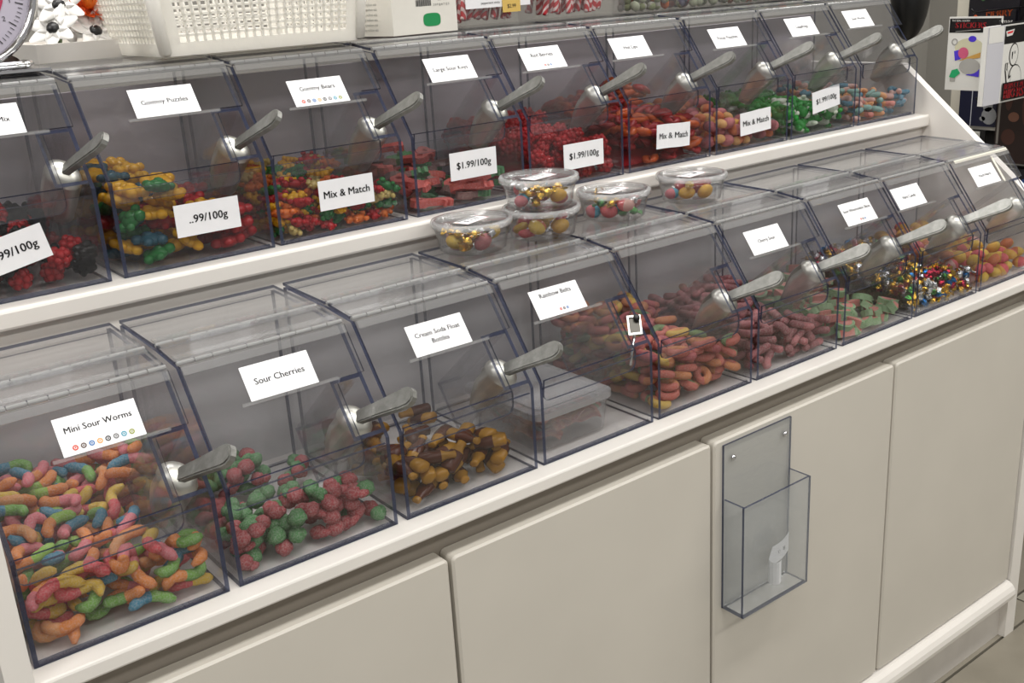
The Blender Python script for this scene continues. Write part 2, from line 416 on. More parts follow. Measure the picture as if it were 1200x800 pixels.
def make_price(text, parent, cx, cz, tilt, w=0.09, h=0.043, wave=0.0):
    mb = MB(); n = 8
    ca, sa = math.cos(tilt), math.sin(tilt)
    def fn(a, b, t=0.0):
        yy = -0.0012 - t - wave * (0.5 + 0.5 * math.sin(a / w * 9.0))
        return (cx + a * ca - b * sa, yy, cz + a * sa + b * ca)
    for t in (0.0, 0.0006):
        v = []; f = []
        for k in range(n + 1):
            a = -w / 2 + w * k / n; v += [fn(a, -h / 2, t), fn(a, h / 2, t)]
        for k in range(n): f.append((2 * k, 2 * k + 2, 2 * k + 3, 2 * k + 1))
        mb.add(v, f, 0)
    put_text(mb, text, 0.0150, lambda a, b: fn(a, b, 0.0011), 1, wmax=w * 0.84, bold=True)
    return mb.build('price_card', [PAPER, INK], parent, label='white paper price card')

def make_bin(x, y, z, name_text, dots, label, cardx, cards=0.027, price=None, group=None, size=0.0098, crook=0.0, pocket=True, dy=None):
    b = thing('candy_bin', label, 'candy bin', (x, y, z), group)
    link('side_wall', m_side, b); link('side_wall', m_side, b, (BW - T, 0, 0))
    link('front_wall', m_front, b); link('back_wall', m_back, b); link('base', m_base, b)
    link('hinge_strip', m_strip, b); link('top_panel', m_top, b)
    l = link('lid', m_lid, b)
    for (yy, zz) in ((HY, HZ + 0.002), (UY, UZ + 0.003)):
        h = link('hinge', m_pin, b, (0, yy, zz))
        for k in range(NK): link('knuckle', m_knuckle, h, (k * KL + 0.0003, 0, 0))
    for ml in m_leaves: link('hinge_leaf', ml, b)
    if pocket: link('scoop_pocket', m_pocket, b)
    if name_text is not None:
        make_card(name_text, dots, l, cardx, cards, size=size, crook=crook, dy=dy)
        link('card_ledge', m_cardledge, l, (cardx - 0.012, -SL[0] * (cards + 0.043), -SL[1] * (cards + 0.043)))
    if price: make_price(price[0], b, *price[1:])
    return b

FRONT = [  # name, dots, card offset, card s, size
    ('Mini Sour Worms', 8, 0.079, 0.025, 0.0098), ('Sour Cherries', 0, 0.064, 0.024, 0.0112), ('Cream Soda Float\nBottles', 0, 0.061, 0.030, 0.0096),
    ('Rainbow Belts', 3, 0.040, 0.029, 0.0100), (None, 0, 0, 0, 0), ('Cherry Sour', 0, 0.041, 0.028, 0.0085),
    ('Sour Watermelon Slices', 3, 0.065, 0.026, 0.0082), ('Hard Candy', 0, 0.002, 0.024, 0.0085), ('Peach Hearts', 0, 0.044, 0.024, 0.0082)]
FX = [(i - 1) * P + dx for i, dx in enumerate((0, 0, 0.002, 0.001, 0.0, 0.0, 0.004, 0.001, 0.0))]
for i, (nm, d, cx, cs, sz) in enumerate(FRONT):
    lab = ('clear acrylic candy bin in the front row with a card reading %s' % nm.replace('\n', ' ')) if nm else 'clear acrylic front-row candy bin with no name card on its lid'
    make_bin(FX[i], 0, 0, nm, d, lab, cx, cs, group='front row candy bins', size=sz, dy=0.011 if nm == 'Rainbow Belts' else None)
UX0, UYY, UZZ = 0.0285, 0.317, 0.302
UPPER = [
    ('Red Berry Mix', 0, 0.070, 0.028, ('$1.99/100g', 0.100, 0.060, 0.20), 0.0100), ('Gummy Puzzles', 0, 0.065, 0.028, ('..99/100g', 0.122, 0.060, 0.0), 0.0100),
    ('Gummy Bears', 8, 0.067, 0.041, ('Mix & Match', 0.112, 0.059, 0.0), 0.0100), ('Large Sour Keys', 0, 0.075, 0.029, ('$1.99/100g', 0.111, 0.0665, 0.0), 0.0100),
    ('Red Berries', 3, 0.041, 0.029, ('$1.99/100g', 0.119, 0.0485, 0.0), 0.0100), ('Hot Lips', 0, 0.019, 0.028, ('Mix & Match', 0.110, 0.053, -0.05, 0.09, 0.043, 0.004), 0.0100),
    ('Fuzzy Peaches', 0, 0.048, 0.031, ('Mix & Match', 0.113, 0.050, 0.045), 0.0100), ('Leapfrogs', 0, 0.055, 0.026, ('$1.99/100g', 0.110, 0.069, 0.12), 0.0100),
    ('Sour Worms', 0, 0.025, 0.022, None, 0.0085)]
UX = [(i - 1) * P + UX0 + dx for i, dx in enumerate((-0.004, 0, -0.003, 0.002, 0.0, 0.0, 0.002, 0.0, 0.0))]
for i, (nm, d, cx, cs, pr, sz) in enumerate(UPPER):
    lab = 'clear acrylic candy bin in the upper row with a card reading %s' % nm if i else 'leftmost clear acrylic candy bin of the upper row, cut by the photo edge'
    make_bin(UX[i], UYY, UZZ, nm, d, lab, cx, cs, price=pr, group='upper row candy bins', size=sz)

# ------------------------------------------------------------------ scoops
def scoop_mesh():
    bowl = MB(); R = 0.0185; E = 1.35; n = 12; m = 6; Lb = 0.078
    for rr, sgn in ((R, 1), (R - 0.0016, -1)):
        v = []; f = []
        for i in range(m + 1):
            t = i / m; a = -t * Lb
            sp = math.radians(150 - 55 * max(0, t - 0.35) / 0.65)
            for k in range(n + 1):
                g = -sp + 2 * sp * k / n
                v.append((a, rr * math.sin(g), -rr * E * math.cos(g)))
        for i in range(m):
            for k in range(n):
                q = (i * (n + 1) + k, i * (n + 1) + k + 1, (i + 1) * (n + 1) + k + 1, (i + 1) * (n + 1) + k)
                f.append(q if sgn > 0 else q[::-1])
        bowl.add(v, f)
    half = (m + 1) * (n + 1)
    rim = [i * (n + 1) for i in range(m + 1)] + [m * (n + 1) + k for k in range(1, n + 1)] + [i * (n + 1) + n for i in range(m - 1, -1, -1)]
    bowl.f += [(rim[k], rim[k + 1], half + rim[k + 1], half + rim[k]) for k in range(len(rim) - 1)]; bowl.m += [0] * (len(rim) - 1)
    bowl.lathe([(R, 0.0), (R * 0.93, 0.006), (R * 0.7, 0.011), (R * 0.4, 0.014), (0.0, 0.015)], seg=16, axis='x')
    for q in range(len(bowl.v) - 80, len(bowl.v)): bowl.v[q] = (bowl.v[q][0], bowl.v[q][1], bowl.v[q][2] * E)
    # handle along +x, flat, widening to a rounded end
    h = MB(); prof = [(-0.006, 0.008), (0.0, 0.0085), (0.03, 0.0095), (0.06, 0.0115), (0.075, 0.0125), (0.083, 0.0118), (0.089, 0.0085), (0.0915, 0.004)]
    out = [(a, w) for a, w in prof] + [(a, -w) for a, w in prof[::-1]]
    h.prism(out, lambda a, w, t: (a, w, t), -0.0035, 0.0035)
    inn = [(a - (0.002 if a > 0.07 else 0), w * 0.8) for a, w in prof]; inn = inn + [(a, -w) for a, w in inn[::-1]]
    for t0, t1 in ((0.0035, 0.0048), (-0.0048, -0.0035)):
        h.prism(inn, lambda a, w, t: (a, w, t), t0, t1)
    return bowl, h
_b, _h = scoop_mesh()
def frame(d, up):
    d = Vector(d).normalized(); s = Vector(up).cross(d).normalized(); u = d.cross(s)
    return Matrix((d, s, u)).transposed()
m_bowl = _b.mesh('bowl', [STEEL], True); m_handle = _h.mesh('handle', [STEELH])
def make_scoop(bx, by, bz, label, j, group):
    root = (bx + 0.1875, by + 0.0375, bz + 0.136)
    s = thing('scoop', label, 'scoop', root, group)
    o = link('bowl', m_bowl, s); o.matrix_local = frame((0.02, -PD[0], -PD[1]), (-0.55, 0.4, 0.7)).to_4x4()
    o = link('handle', m_handle, s); M = frame((0.38 + j, -0.82, 0.44), (-0.70, -0.25, 0.65)).to_4x4(); M.translation = (0.003, -0.011, 0.0085); o.matrix_local = M
    return s
for i in range(9):
    if i != 3:
        nm = FRONT[i][0]
        make_scoop(FX[i], 0, 0, 'cast aluminium scoop in the pocket of the front-row %s bin' % (nm.replace('\n', ' ') if nm else 'unlabelled'), rng.uniform(-0.05, 0.05), 'candy scoops')
    make_scoop(UX[i], UYY, UZZ, 'cast aluminium scoop in the pocket of the upper-row %s bin' % (UPPER[i][0] if i else 'leftmost'), rng.uniform(-0.05, 0.05), 'candy scoops')


# ------------------------------------------------------------------ candy shapes
# each kind: list of (meshes by colour variant, colour words) and collision spheres
def mk_worm(c1, c2, bend, sugar, L=0.054, r=0.0065):
    n = 11; pts = []; rad = []
    for i in range(n):
        t = i / (n - 1) - 0.5
        if bend == 's': x, y = L * 0.9 * t, 0.011 * math.sin(t * 6.2)
        elif bend == 'c': a = t * 2.6; x, y = L / 2.6 * math.sin(a), L / 2.6 * (1 - math.cos(a)) - 0.006
        else: x, y = L * 0.95 * t, 0.010 * math.cos(t * 3.4) - 0.006
        pts.append((x, y, 0)); e = abs(t) * 2
        rad.append(r * (1.0 if e < 0.75 else max(0.35, math.sqrt(max(0, 1 - ((e - 0.75) / 0.27) ** 2)))) * (1 + 0.06 * (-1) ** i))
    mb = MB().tube(pts, rad, 8, [0 if i < 5 else 1 for i in range(n - 1)])
    sp = [(pts[i][0], pts[i][1], 0, r) for i in (1, 3, 5, 7, 9)]
    return mb.mesh('gummy', [candy('sugar_' + c1, CC[c1], sugar), candy('sugar_' + c2, CC[c2], sugar)], True), sp
CC = dict(red='#dd4450', orange='#ea8c24', yellow='#e2be22', green='#6fae34', blue='#1f86a6', pink='#e57884', lime='#98c83a', peach='#eaa45c',
          cherry='#a8222e', leaf='#3c8a3e', brown='#5a260e', amber='#b58526', crimson='#96303c', rose='#c06066', melon='#df7a68', rind='#86b275',
          gumred='#b3121c', gumyellow='#e6b30a', gumgreen='#1f7a35', gumorange='#d8701a', gumblue='#20586a', gumclear='#cdb872', gumblack='#17110f',
          lips='#a51a20', lipo='#c2571c', frog='#1f9a35', frogwhite='#dfe6d8', keyred='#cf4a40', keygreen='#3c8c4a', keydark='#7d4a44', gold='#b8933a', palepink='#e3b3a8', teal='#7fb6ae', aqua='#46b3d0', cream='#dba552')
def sug(c, s=0.55): return candy('sugar_%s_%d' % (c, int(s * 100)), CC[c], s)
def gum(c): return candy('gum_' + c, CC[c], 0.0, 0.45, 0.22)
def mk_cherry(c1, c2, q=1.15):
    mb = MB(); R = random.Random(3)
    for cx, cy, rx, ry, rz, mi in ((-0.008, 0, 0.0105, 0.0095, 0.0085, 0), (0.009, 0.002, 0.0095, 0.0085, 0.0075, 1), (0.002, 0.009, 0.008, 0.005, 0.0045, 1)):
        i0 = len(mb.v); mb.ell((cx * q, cy * q, 0), (rx * q, ry * q, rz * q), mi, 10, 7)
        for i in range(i0, len(mb.v)):
            d_ = Vector(mb.v[i]) - Vector((cx * q, cy * q, 0)); mb.v[i] = tuple(Vector((cx * q, cy * q, 0)) + d_ * R.uniform(0.88, 1.10))
    return mb.mesh('gummy', [sug(c1, 0.4), sug(c2, 0.4)], True), [(-0.008 * q, 0, 0, 0.009 * q), (0.009 * q, 0.002, 0, 0.0085 * q)]
def mk_bottle(alt=False):
    p = [(-0.021, 0), (-0.019, 0), (-0.006, 0), (0.004, 0), (0.010, 0), (0.016, 0), (0.020, 0), (0.021, 0)]
    r = [0.005, 0.008, 0.0085, 0.008, 0.0052, 0.0045, 0.005, 0.003]
    mb = MB().tube([(a * 1.2, b, 0) for a, b in p], [q * 1.35 for q in r], 9, [0, 0, 0, 1, 1, 1, 1] if not alt else [1, 1, 0, 0, 0, 1, 1], flat=0.75)
    return mb.mesh('gummy', [gum('brown'), gum('amber')], True), [(-0.015, 0, 0, 0.0095), (0, 0, 0, 0.0095), (0.017, 0, 0, 0.007)]
def mk_ring(c1, c2, rx=0.0135, ry=0.0085, r=0.0064):
    n = 14; mb = MB(); v = []; f = []; mm = []; seg = 7
    for i in range(n):
        g = 2 * math.pi * i / n
        for k in range(seg):
            h = 2 * math.pi * k / seg; q = 1 + 0
            v.append(((rx + r * math.cos(h)) * math.cos(g), (ry + r * math.cos(h)) * math.sin(g), r * math.sin(h)))
    for i in range(n):
        for k in range(seg):
            f.append((i * seg + k, ((i + 1) % n) * seg + k, ((i + 1) % n) * seg + (k + 1) % seg, i * seg + (k + 1) % seg)); mm.append(0 if i < n // 2 else 1)
    mb.add(v, f, mm)
    return mb.mesh('gummy', [sug(c1, 0.35), sug(c2, 0.35)], True), [(rx * math.cos(a), ry * math.sin(a), 0, r) for a in (0, 1.05, 2.1, 3.14, 4.2, 5.2)]
def mk_stick(c1, c2, L=0.042, r=0.0078):
    mb = MB().tube([(L * (t - 0.5), 0.003 * math.sin(t * 5), 0) for t in (0, 0.06, 0.25, 0.5, 0.75, 0.94, 1)], [r * 0.5, r * 0.95, r, r * 0.93, r, r * 0.95, r * 0.5], 8, [0, 0, 0, 1, 1, 1], flat=0.85)
    return mb.mesh('gummy', [sug(c1, 0.5), sug(c2, 0.5)], True), [(-0.013, 0, 0, r), (0, 0, 0, r), (0.013, 0, 0, r)]
def mk_wedge():
    mb = MB(); n = 8; R = 0.019
    arc = [(R * math.cos(math.pi * k / n), R * math.sin(math.pi * k / n) * 0.95 - 0.007) for k in range(n + 1)]
    inn = [(a * 0.72, (b + 0.007) * 0.72 - 0.007) for a, b in arc]
    for t0, t1, sc in ((-0.006, 0.006, 1),):
        for k in range(n):
            q = [arc[k], arc[k + 1], inn[k + 1], inn[k]]
            mb.prism(q, lambda a, b, t: (a, b, t), t0, t1, 1)
        mb.prism(inn, lambda a, b, t: (a, b, t * 1.08), t0, t1, 0)
    return mb.mesh('gummy', [sug('melon'), sug('rind')], False), [(-0.011, 0, 0, 0.0065), (0.011, 0, 0, 0.0065), (0, 0.004, 0, 0.0065)]
FOIL = {}
def mk_foil(c):
    m = plain('foil_' + c, {'gold': '#d8b04a', 'silver': '#cfd0d2', 'green': '#4d8a4a', 'blue': '#2f74b0', 'red': '#a8324a'}[c], 0.22, metal=1.0, noise=0.35, nscale=160, bump=0.6)
    mb = MB().ell((0, 0, 0), (0.0085, 0.0075, 0.0065), 0, 7, 5)
    for s in (-1, 1):
        pts = [(s * 0.007, 0.0015), (s * 0.015, 0.007), (s * 0.017, 0.002), (s * 0.016, -0.003), (s * 0.015, -0.007), (s * 0.007, -0.0015)]
        mb.prism(pts, lambda a, b, t: (a, b, t + 0.15 * b), -0.0006, 0.0006)
    return mb.mesh('sweet', [m], False), [(0, 0, 0, 0.0075)]
def mk_round(c1, c2, r=0.0145, sugar=0.3, flat=0.72):
    mb = MB().ell((0, 0, 0), (r, r, r * flat), 0, 10, 7, mfn=lambda c: 0 if c.x + 0.3 * c.y < 0.001 else 1)
    return mb.mesh('gummy', [sug(c1, sugar), sug(c2, sugar)], True), [(0, 0, 0, r * 0.9)]
def mk_bear(c, k=1.0):
    mb = MB()
    mb.ell((0, 0, 0), (0.0085 * k, 0.0058 * k, 0.0052 * k), 0, 8, 6); mb.ell((0.0105 * k, 0, 0.0008 * k), 0.0046 * k, 0, 8, 5)
    for s in (-1, 1):
        mb.ell((0.0138 * k, s * 0.0036 * k, 0.001), 0.0019 * k, 0, 5, 4)
        mb.ell((0.0045 * k, s * 0.0056 * k, 0.0024 * k), (0.0028 * k, 0.0034 * k, 0.0026 * k), 0, 6, 4)
        mb.ell((-0.0075 * k, s * 0.0052 * k, 0.0022 * k), (0.0042 * k, 0.003 * k, 0.003 * k), 0, 6, 4)
    return mb.mesh('gummy', [gum(c)], True), [(-0.004 * k, 0, 0, 0.006 * k), (0.007 * k, 0, 0, 0.005 * k)]
def mk_puzzle(c):
    mb = MB().ell((0, 0, 0), (0.0125, 0.0115, 0.0065), 0, 10, 6)
    for k, (a, r) in enumerate(((0.3, 0.0062), (1.6, 0.0052), (2.9, 0.0062), (4.2, 0.0056), (5.3, 0.0045))):
        mb.ell((0.0122 * math.cos(a), 0.0115 * math.sin(a), 0.0004), (r * 1.05, r * 1.05, r * 0.85), 0, 7, 5)
    mb.ell((0.002, 0.001, 0.005), (0.006, 0.005, 0.0035), 0, 7, 4)
    mb.xf(Matrix.Scale(1.35, 4))
    return mb.mesh('gummy', [gum(c)], True), [(0.016, 0, 0, 0.0085), (-0.016, 0, 0, 0.0085), (0, 0.012, 0, 0.0085), (0, -0.012, 0, 0.0085)]
def mk_key(c1, c2):
    mb = MB(); n = 10
    for k in range(n):
        a0, a1 = 2 * math.pi * k / n, 2 * math.pi * (k + 1) / n
        q = [(-0.022 + 0.015 * math.cos(a0), 0.013 * math.sin(a0)), (-0.022 + 0.015 * math.cos(a1), 0.013 * math.sin(a1)), (-0.022 + 0.006 * math.cos(a1), 0.004 * math.sin(a1)), (-0.022 + 0.006 * math.cos(a0), 0.004 * math.sin(a0))]
        mb.prism(q, lambda a, b, t: (a, b, t), -0.0055, 0.0055, 0)
    mb.prism([(-0.010, -0.0065), (0.008, -0.005), (0.008, 0.005), (-0.010, 0.0065)], lambda a, b, t: (a, b, t), -0.005, 0.005, 0)
    mb.prism([(0.008, -0.005), (0.018, -0.005), (0.018, -0.012), (0.023, -0.012), (0.024, -0.005), (0.029, -0.011), (0.035, -0.010), (0.036, 0.004), (0.030, 0.006), (0.008, 0.005)], lambda a, b, t: (a, b, t), -0.0052, 0.0052, 1)
    return mb.mesh('gummy', [sug(c1, 0.3), sug(c2, 0.3)], False), [(-0.03, 0, 0, 0.0055), (-0.02, 0.008, 0, 0.0055), (-0.02, -0.008, 0, 0.0055), (0, 0, 0, 0.0055), (0.015, 0, 0, 0.0055), (0.031, -0.003, 0, 0.0055)]
def mk_berry(c, q=1.6):
    mb = MB().ell((0, 0, 0), (0.0078 * q, 0.0073 * q, 0.0072 * q), 0, 8, 6)
    for ring, (z, rr, n) in enumerate(((0.0045, 0.005, 5), (0.0, 0.0068, 7), (-0.0045, 0.005, 5))):
        for k in range(n):
            g = 2 * math.pi * (k + 0.5 * ring) / n
            mb.ell((rr * q * math.cos(g), rr * q * math.sin(g), z * q), 0.0034 * q, 0, 5, 4)
    return mb.mesh('gummy', [gum(c)], True), [(0, 0, 0, 0.0088 * q)]
def mk_lips(c):
    mb = MB()
    mb.tube([(-0.020, 0, 0), (-0.012, 0.006, 0.001), (-0.004, 0.0085, 0.002), (0, 0.006, 0.002), (0.004, 0.0085, 0.002), (0.012, 0.006, 0.001), (0.020, 0, 0)], [0.002, 0.0055, 0.007, 0.0065, 0.007, 0.0055, 0.002], 7, 0)
    mb.tube([(-0.019, 0, 0), (-0.010, -0.006, 0.001), (0, -0.009, 0.002), (0.010, -0.006, 0.001), (0.019, 0, 0)], [0.002, 0.006, 0.0075, 0.006, 0.002], 7, 0)
    return mb.mesh('gummy', [gum(c)], True), [(-0.012, 0, 0, 0.006), (0, 0.006, 0, 0.007), (0, -0.007, 0, 0.007), (0.012, 0, 0, 0.006)]
def mk_frog(flip=False):
    mb = MB().ell((0, 0, 0.003), (0.012, 0.009, 0.008), 0, 9, 6); mb.ell((0.011, 0, 0.005), (0.0075, 0.008, 0.0065), 0, 8, 5)
    mb.ell((0.002, 0, -0.003), (0.014, 0.0085, 0.0055), 1, 9, 5)
    for s in (-1, 1):
        mb.ell((0.013, s * 0.0045, 0.0105), 0.0028, 0, 6, 4)
        mb.ell((-0.008, s * 0.010, -0.002), (0.0075, 0.0042, 0.0045), 0, 6, 4); mb.ell((0.009, s * 0.0095, -0.004), (0.005, 0.003, 0.003), 1, 6, 4)
    mb.xf(Matrix.Scale(1.35, 4) @ (Matrix.Rotation(math.pi * 0.8, 4, 'X') if flip else Matrix.Identity(4)))
    return mb.mesh('gummy', [gum('frog'), gum('frogwhite')], True), [(-0.005, 0, 0, 0.012), (0.015, 0, 0, 0.010)]

KIND = {}
def variants(key, lst): KIND[key] = [(m, sp, words) for (m, sp), words in lst]
wv = []
for a, b, w in (('red', 'yellow', 'red and yellow'), ('orange', 'green', 'orange and green'), ('blue', 'pink', 'blue and pink'), ('lime', 'orange', 'lime and orange'), ('pink', 'orange', 'pink and orange'), ('blue', 'green', 'blue and green'), ('yellow', 'red', 'yellow and red'), ('peach', 'orange', 'peach and orange')):
    for bd, bw in (('s', 'wavy'), ('c', 'curled'), ('l', 'straight')):
        wv.append((mk_worm(a, b, bd, 0.42), '%s %s sugared gummy worm' % (bw, w)))
variants('worm', wv)
variants('cherry', [(mk_cherry('cherry', 'leaf'), 'sugared red and green cherry gummy'), (mk_cherry('cherry', 'cherry'), 'sugared all red cherry gummy'), (mk_cherry('leaf', 'cherry'), 'sugared green-fronted cherry gummy'), (mk_cherry('leaf', 'leaf'), 'sugared all green cherry gummy')])
variants('bottle', [(mk_bottle(), 'gummy bottle with brown body and amber neck'), (mk_bottle(True), 'gummy bottle with amber body and brown neck')])
CC.update(lsal='#c95a46', lora='#d07c34', lgre='#6f8f4e', lyel='#d4b02c', lred='#b8404a')
variants('ring', [(mk_ring('lsal', 'lora'), 'salmon and orange sour loop'), (mk_ring('lyel', 'lora'), 'yellow and orange sour loop'), (mk_ring('lgre', 'lsal'), 'green and salmon sour loop'), (mk_ring('lred', 'lsal'), 'red sour loop'), (mk_ring('lora', 'lsal'), 'orange-fronted sour loop')])
variants('stick', [(mk_stick('crimson', 'crimson'), 'dark red sugared gummy stick'), (mk_stick('rose', 'crimson'), 'rose sugared gummy stick')])
variants('wedge', [(mk_wedge(), 'pink and green sugared watermelon wedge')])
variants('foil', [(mk_foil(c), 'small sweet in %s foil wrapper' % c) for c in ('gold', 'gold', 'silver', 'green', 'gold', 'blue', 'red', 'silver')])
variants('heart', [(mk_round('gumyellow', 'red'), 'round yellow and red gummy'), (mk_round('yellow', 'gumyellow'), 'round all yellow gummy'), (mk_round('gumorange', 'yellow'), 'round orange and yellow gummy'), (mk_round('palepink', 'red'), 'round pale pink and red gummy')])
variants('puzzle_warm', [(mk_puzzle(c), '%s gummy puzzle piece' % w) for c, w in (('gumyellow', 'yellow'), ('gumyellow', 'yellow'), ('gumyellow', 'yellow'), ('gumgreen', 'green'), ('gumyellow', 'yellow'), ('gumred', 'red'), ('gumblue', 'dark teal'))])
variants('puzzle_red', [(mk_puzzle(c), '%s gummy puzzle piece' % w) for c, w in (('gumred', 'red'), ('gumred', 'red'), ('gumgreen', 'green'), ('gumyellow', 'yellow'), ('gumred', 'red'))])
variants('bear', [(mk_bear(c, 1.35), '%s gummy bear' % w) for c, w in (('gumred', 'red'), ('gumyellow', 'yellow'), ('gumgreen', 'green'), ('gumorange', 'orange'), ('gumclear', 'pale'), ('gumred', 'red'), ('gumyellow', 'yellow'))])
variants('key', [(mk_key('keyred', 'keygreen'), 'large sugared red and green sour key'), (mk_key('keyred', 'keyred'), 'large sugared all red sour key'), (mk_key('keydark', 'keygreen'), 'large sugared brown and green sour key')])
variants('berry', [(mk_berry('gumred'), 'dark red gummy berry')])
variants('berrymix', [(mk_berry('gumred'), 'red gummy berry'), (mk_berry('gumblack'), 'black gummy berry')])
variants('lips', [(mk_lips('lips'), 'red gummy lips'), (mk_lips('lipo'), 'orange-red gummy lips'), (mk_lips('lips'), 'red gummy lips')])
variants('lips_orange', [(mk_lips('lipo'), 'orange-red gummy lips'), (mk_lips('lips'), 'red gummy lips')])
variants('peach', [(mk_round('gumorange', 'rose', 0.015), 'orange and rose fuzzy peach gummy'), (mk_round('gumyellow', 'rose', 0.015), 'yellow and rose fuzzy peach gummy'), (mk_round('crimson', 'rose', 0.015), 'rose red fuzzy peach gummy'), (mk_round('cream', 'gumorange', 0.012), 'golden orange fuzzy peach gummy')])
variants('frog', [(mk_frog(), 'green and white gummy frog lying back up'), (mk_frog(True), 'green and white gummy frog lying belly up'), (mk_frog(), 'green and white gummy frog lying back up')])
pw = []
for a, b, w in (('palepink', 'teal', 'pink and pale teal'), ('melon', 'peach', 'salmon and peach'), ('teal', 'peach', 'pale teal and peach'), ('blue', 'palepink', 'blue and pink')):
    for bd, bw in (('s', 'wavy'), ('c', 'curled')):
        pw.append((mk_worm(a, b, bd, 0.5, 0.046, 0.0058), '%s %s sugared gummy worm' % (bw, w)))
variants('paleworm', pw)

GR = 0.004
def drop(kind, origin, size, target, nmax, where, group, seed, base=None, tilt=0.25, ordered=None, avoid=None, cat='candy', embed=0.30, tries=5, slack=0.014):
    """drop pieces one by one onto a height map until the heap reaches target(x, y)"""
    R = random.Random(seed); V = KIND[kind]
    nx, ny = int(size[0] / GR), int(size[1] / GR)
    H = np.zeros((nx, ny)); Tg = np.zeros((nx, ny))
    for i in range(nx):
        for j in range(ny):
            x, y = (i + .5) * GR, (j + .5) * GR
            Tg[i, j] = target(x, y)
            if base: H[i, j] = base(x, y)
    made = 0; fails = 0
    while made < nmax and fails < 400:
        need = np.argwhere(Tg - H > 0.006)
        if len(need) == 0: break
        best = None
        for _ in range(tries):
            i, j = need[R.randrange(len(need))]
            me, sp, words = V[R.randrange(len(V))]
            rot = Matrix.Rotation(R.uniform(0, 6.283), 3, 'Z') @ Matrix.Rotation(R.gauss(0, tilt), 3, 'Y') @ Matrix.Rotation(R.gauss(0, tilt * 1.5), 3, 'X')
            cx, cy = (i + R.random()) * GR, (j + R.random()) * GR
            S = [(rot @ Vector(q[:3]), q[3]) for q in sp]
            lo = min(c.x - r for c, r in S); hi = max(c.x + r for c, r in S); cx = min(max(cx, 0.001 - lo), size[0] - 0.001 - hi)
            lo = min(c.y - r for c, r in S); hi = max(c.y + r for c, r in S); cy = min(max(cy, 0.001 - lo), size[1] - 0.001 - hi)
            z = -1; cells = []
            for c, r in S:
                gx, gy = (cx + c.x) / GR, (cy + c.y) / GR; k = int(r / GR) + 1
                i0, i1 = max(0, int(gx) - k), min(nx, int(gx) + k + 1); j0, j1 = max(0, int(gy) - k), min(ny, int(gy) + k + 1)
                if i0 >= i1 or j0 >= j1: continue
                dx = (np.arange(i0, i1) + .5 - gx)[:, None] * GR; dy = (np.arange(j0, j1) + .5 - gy)[None, :] * GR
                q = r * r - dx * dx - dy * dy; ok = q > 0
                h = np.sqrt(np.maximum(q, 0)); sub = H[i0:i1, j0:j1]
                if ok.any():
                    z = max(z, float((sub - c.z + h)[ok].max())); cells.append((i0, i1, j0, j1, ok, h, c.z))
            top = max(z + c.z + r for c, r in S); ii, jj = min(nx - 1, int(cx / GR)), min(ny - 1, int(cy / GR))
            over = top - Tg[ii, jj]
            if avoid and avoid(cx, cy, S, z): over += 1
            if best is None or over < best[0]: best = (over, cx, cy, z, rot, me, words, cells, i, j)
        over, cx, cy, z, rot, me, words, cells, bi_, bj_ = best
        if over > slack:
            fails += 1; Tg[bi_, bj_] -= 0.004; continue
        fails = 0; made += 1
        for i0, i1, j0, j1, ok, h, cz in cells:
            sub = H[i0:i1, j0:j1]; H[i0:i1, j0:j1] = np.where(ok, np.maximum(sub, z + cz + h * (1 - embed)), sub)
        nmz = NAMES.get(kind, 'gummy_candy')
        o = bpy.data.objects.new(nmz, me); COL.objects.link(o)
        M = rot.to_4x4(); M.translation = (origin[0] + cx, origin[1] + cy, origin[2] + z); o.matrix_world = M
        o['label'] = '%s %s' % (words, where); o['category'] = cat; o['group'] = '%s %s' % (words, group)
    if 0: print('heap', where, made, 'fails', fails)
    return made
NAMES = dict(worm='gummy_worm', paleworm='gummy_worm', cherry='cherry_gummy', bottle='gummy_bottle', ring='sour_loop', stick='gummy_stick', wedge='watermelon_wedge', foil='wrapped_sweet', heart='round_gummy',
             puzzle_warm='puzzle_gummy', puzzle_red='puzzle_gummy', bear='gummy_bear', key='sour_key', berry='berry_gummy', berrymix='berry_gummy', lips='lips_gummy', lips_orange='lips_gummy', peach='peach_gummy', frog='gummy_frog')
IW, ID = BW - 2 * T - 0.002, BY - 2 * T - 0.002
def pocket_avoid(cx, cy, S, z):
    for c, r in S:
        x, y, zz = cx + c.x + 0.005, cy + c.y + 0.005, z + c.z + T
        if x + r > BW - 0.048 and y < 0.175:
            if zz + r > 0.120 - 0.84 * (y + r - 0.004) and zz - r < 0.19 - 0.84 * (y - 0.05): return True
    return False
def fill(bx, by, bz, kind, target, nmax, binname, seed, base=None, **k):
    return drop(kind, (bx + T + 0.001, by + T + 0.001, bz + T), (IW, ID), target, nmax, 'in the %s bin' % binname, 'of the %s bin' % binname, seed, base, avoid=pocket_avoid, **k)
def core(bx, by, bz, fn, mat, label, ylo=0.03, xlo=0.012, xhi=None):
    """inner mass of a deep heap, below the pieces one can pick out"""
    n = 12; mb = MB(); xhi = xhi or IW - 0.012
    v = []; f = []
    for i in range(n + 1):
        for j in range(n + 1):
            x = xlo + (xhi - xlo) * i / n; y = ylo + (ID - 0.012 - ylo) * j / n
            e = 0 if i in (0, n) or j in (0, n) else 1
            v.append((x, y, max(0.001, fn(x, y)) if e else 0.0005))
    for i in range(n):
        for j in range(n):
            a = i * (n + 1) + j; f.append((a, a + n + 1, a + n + 2, a + 1))
    mb.add(v, f); mb.build('candy_heap', mat, None, loc=(bx + T + 0.001, by + T + 0.001, bz + T), label=label, cat='candy', kind='stuff')
def ramp(a, b): return lambda x, y: a + (b - a) * min(1, y / 0.20)

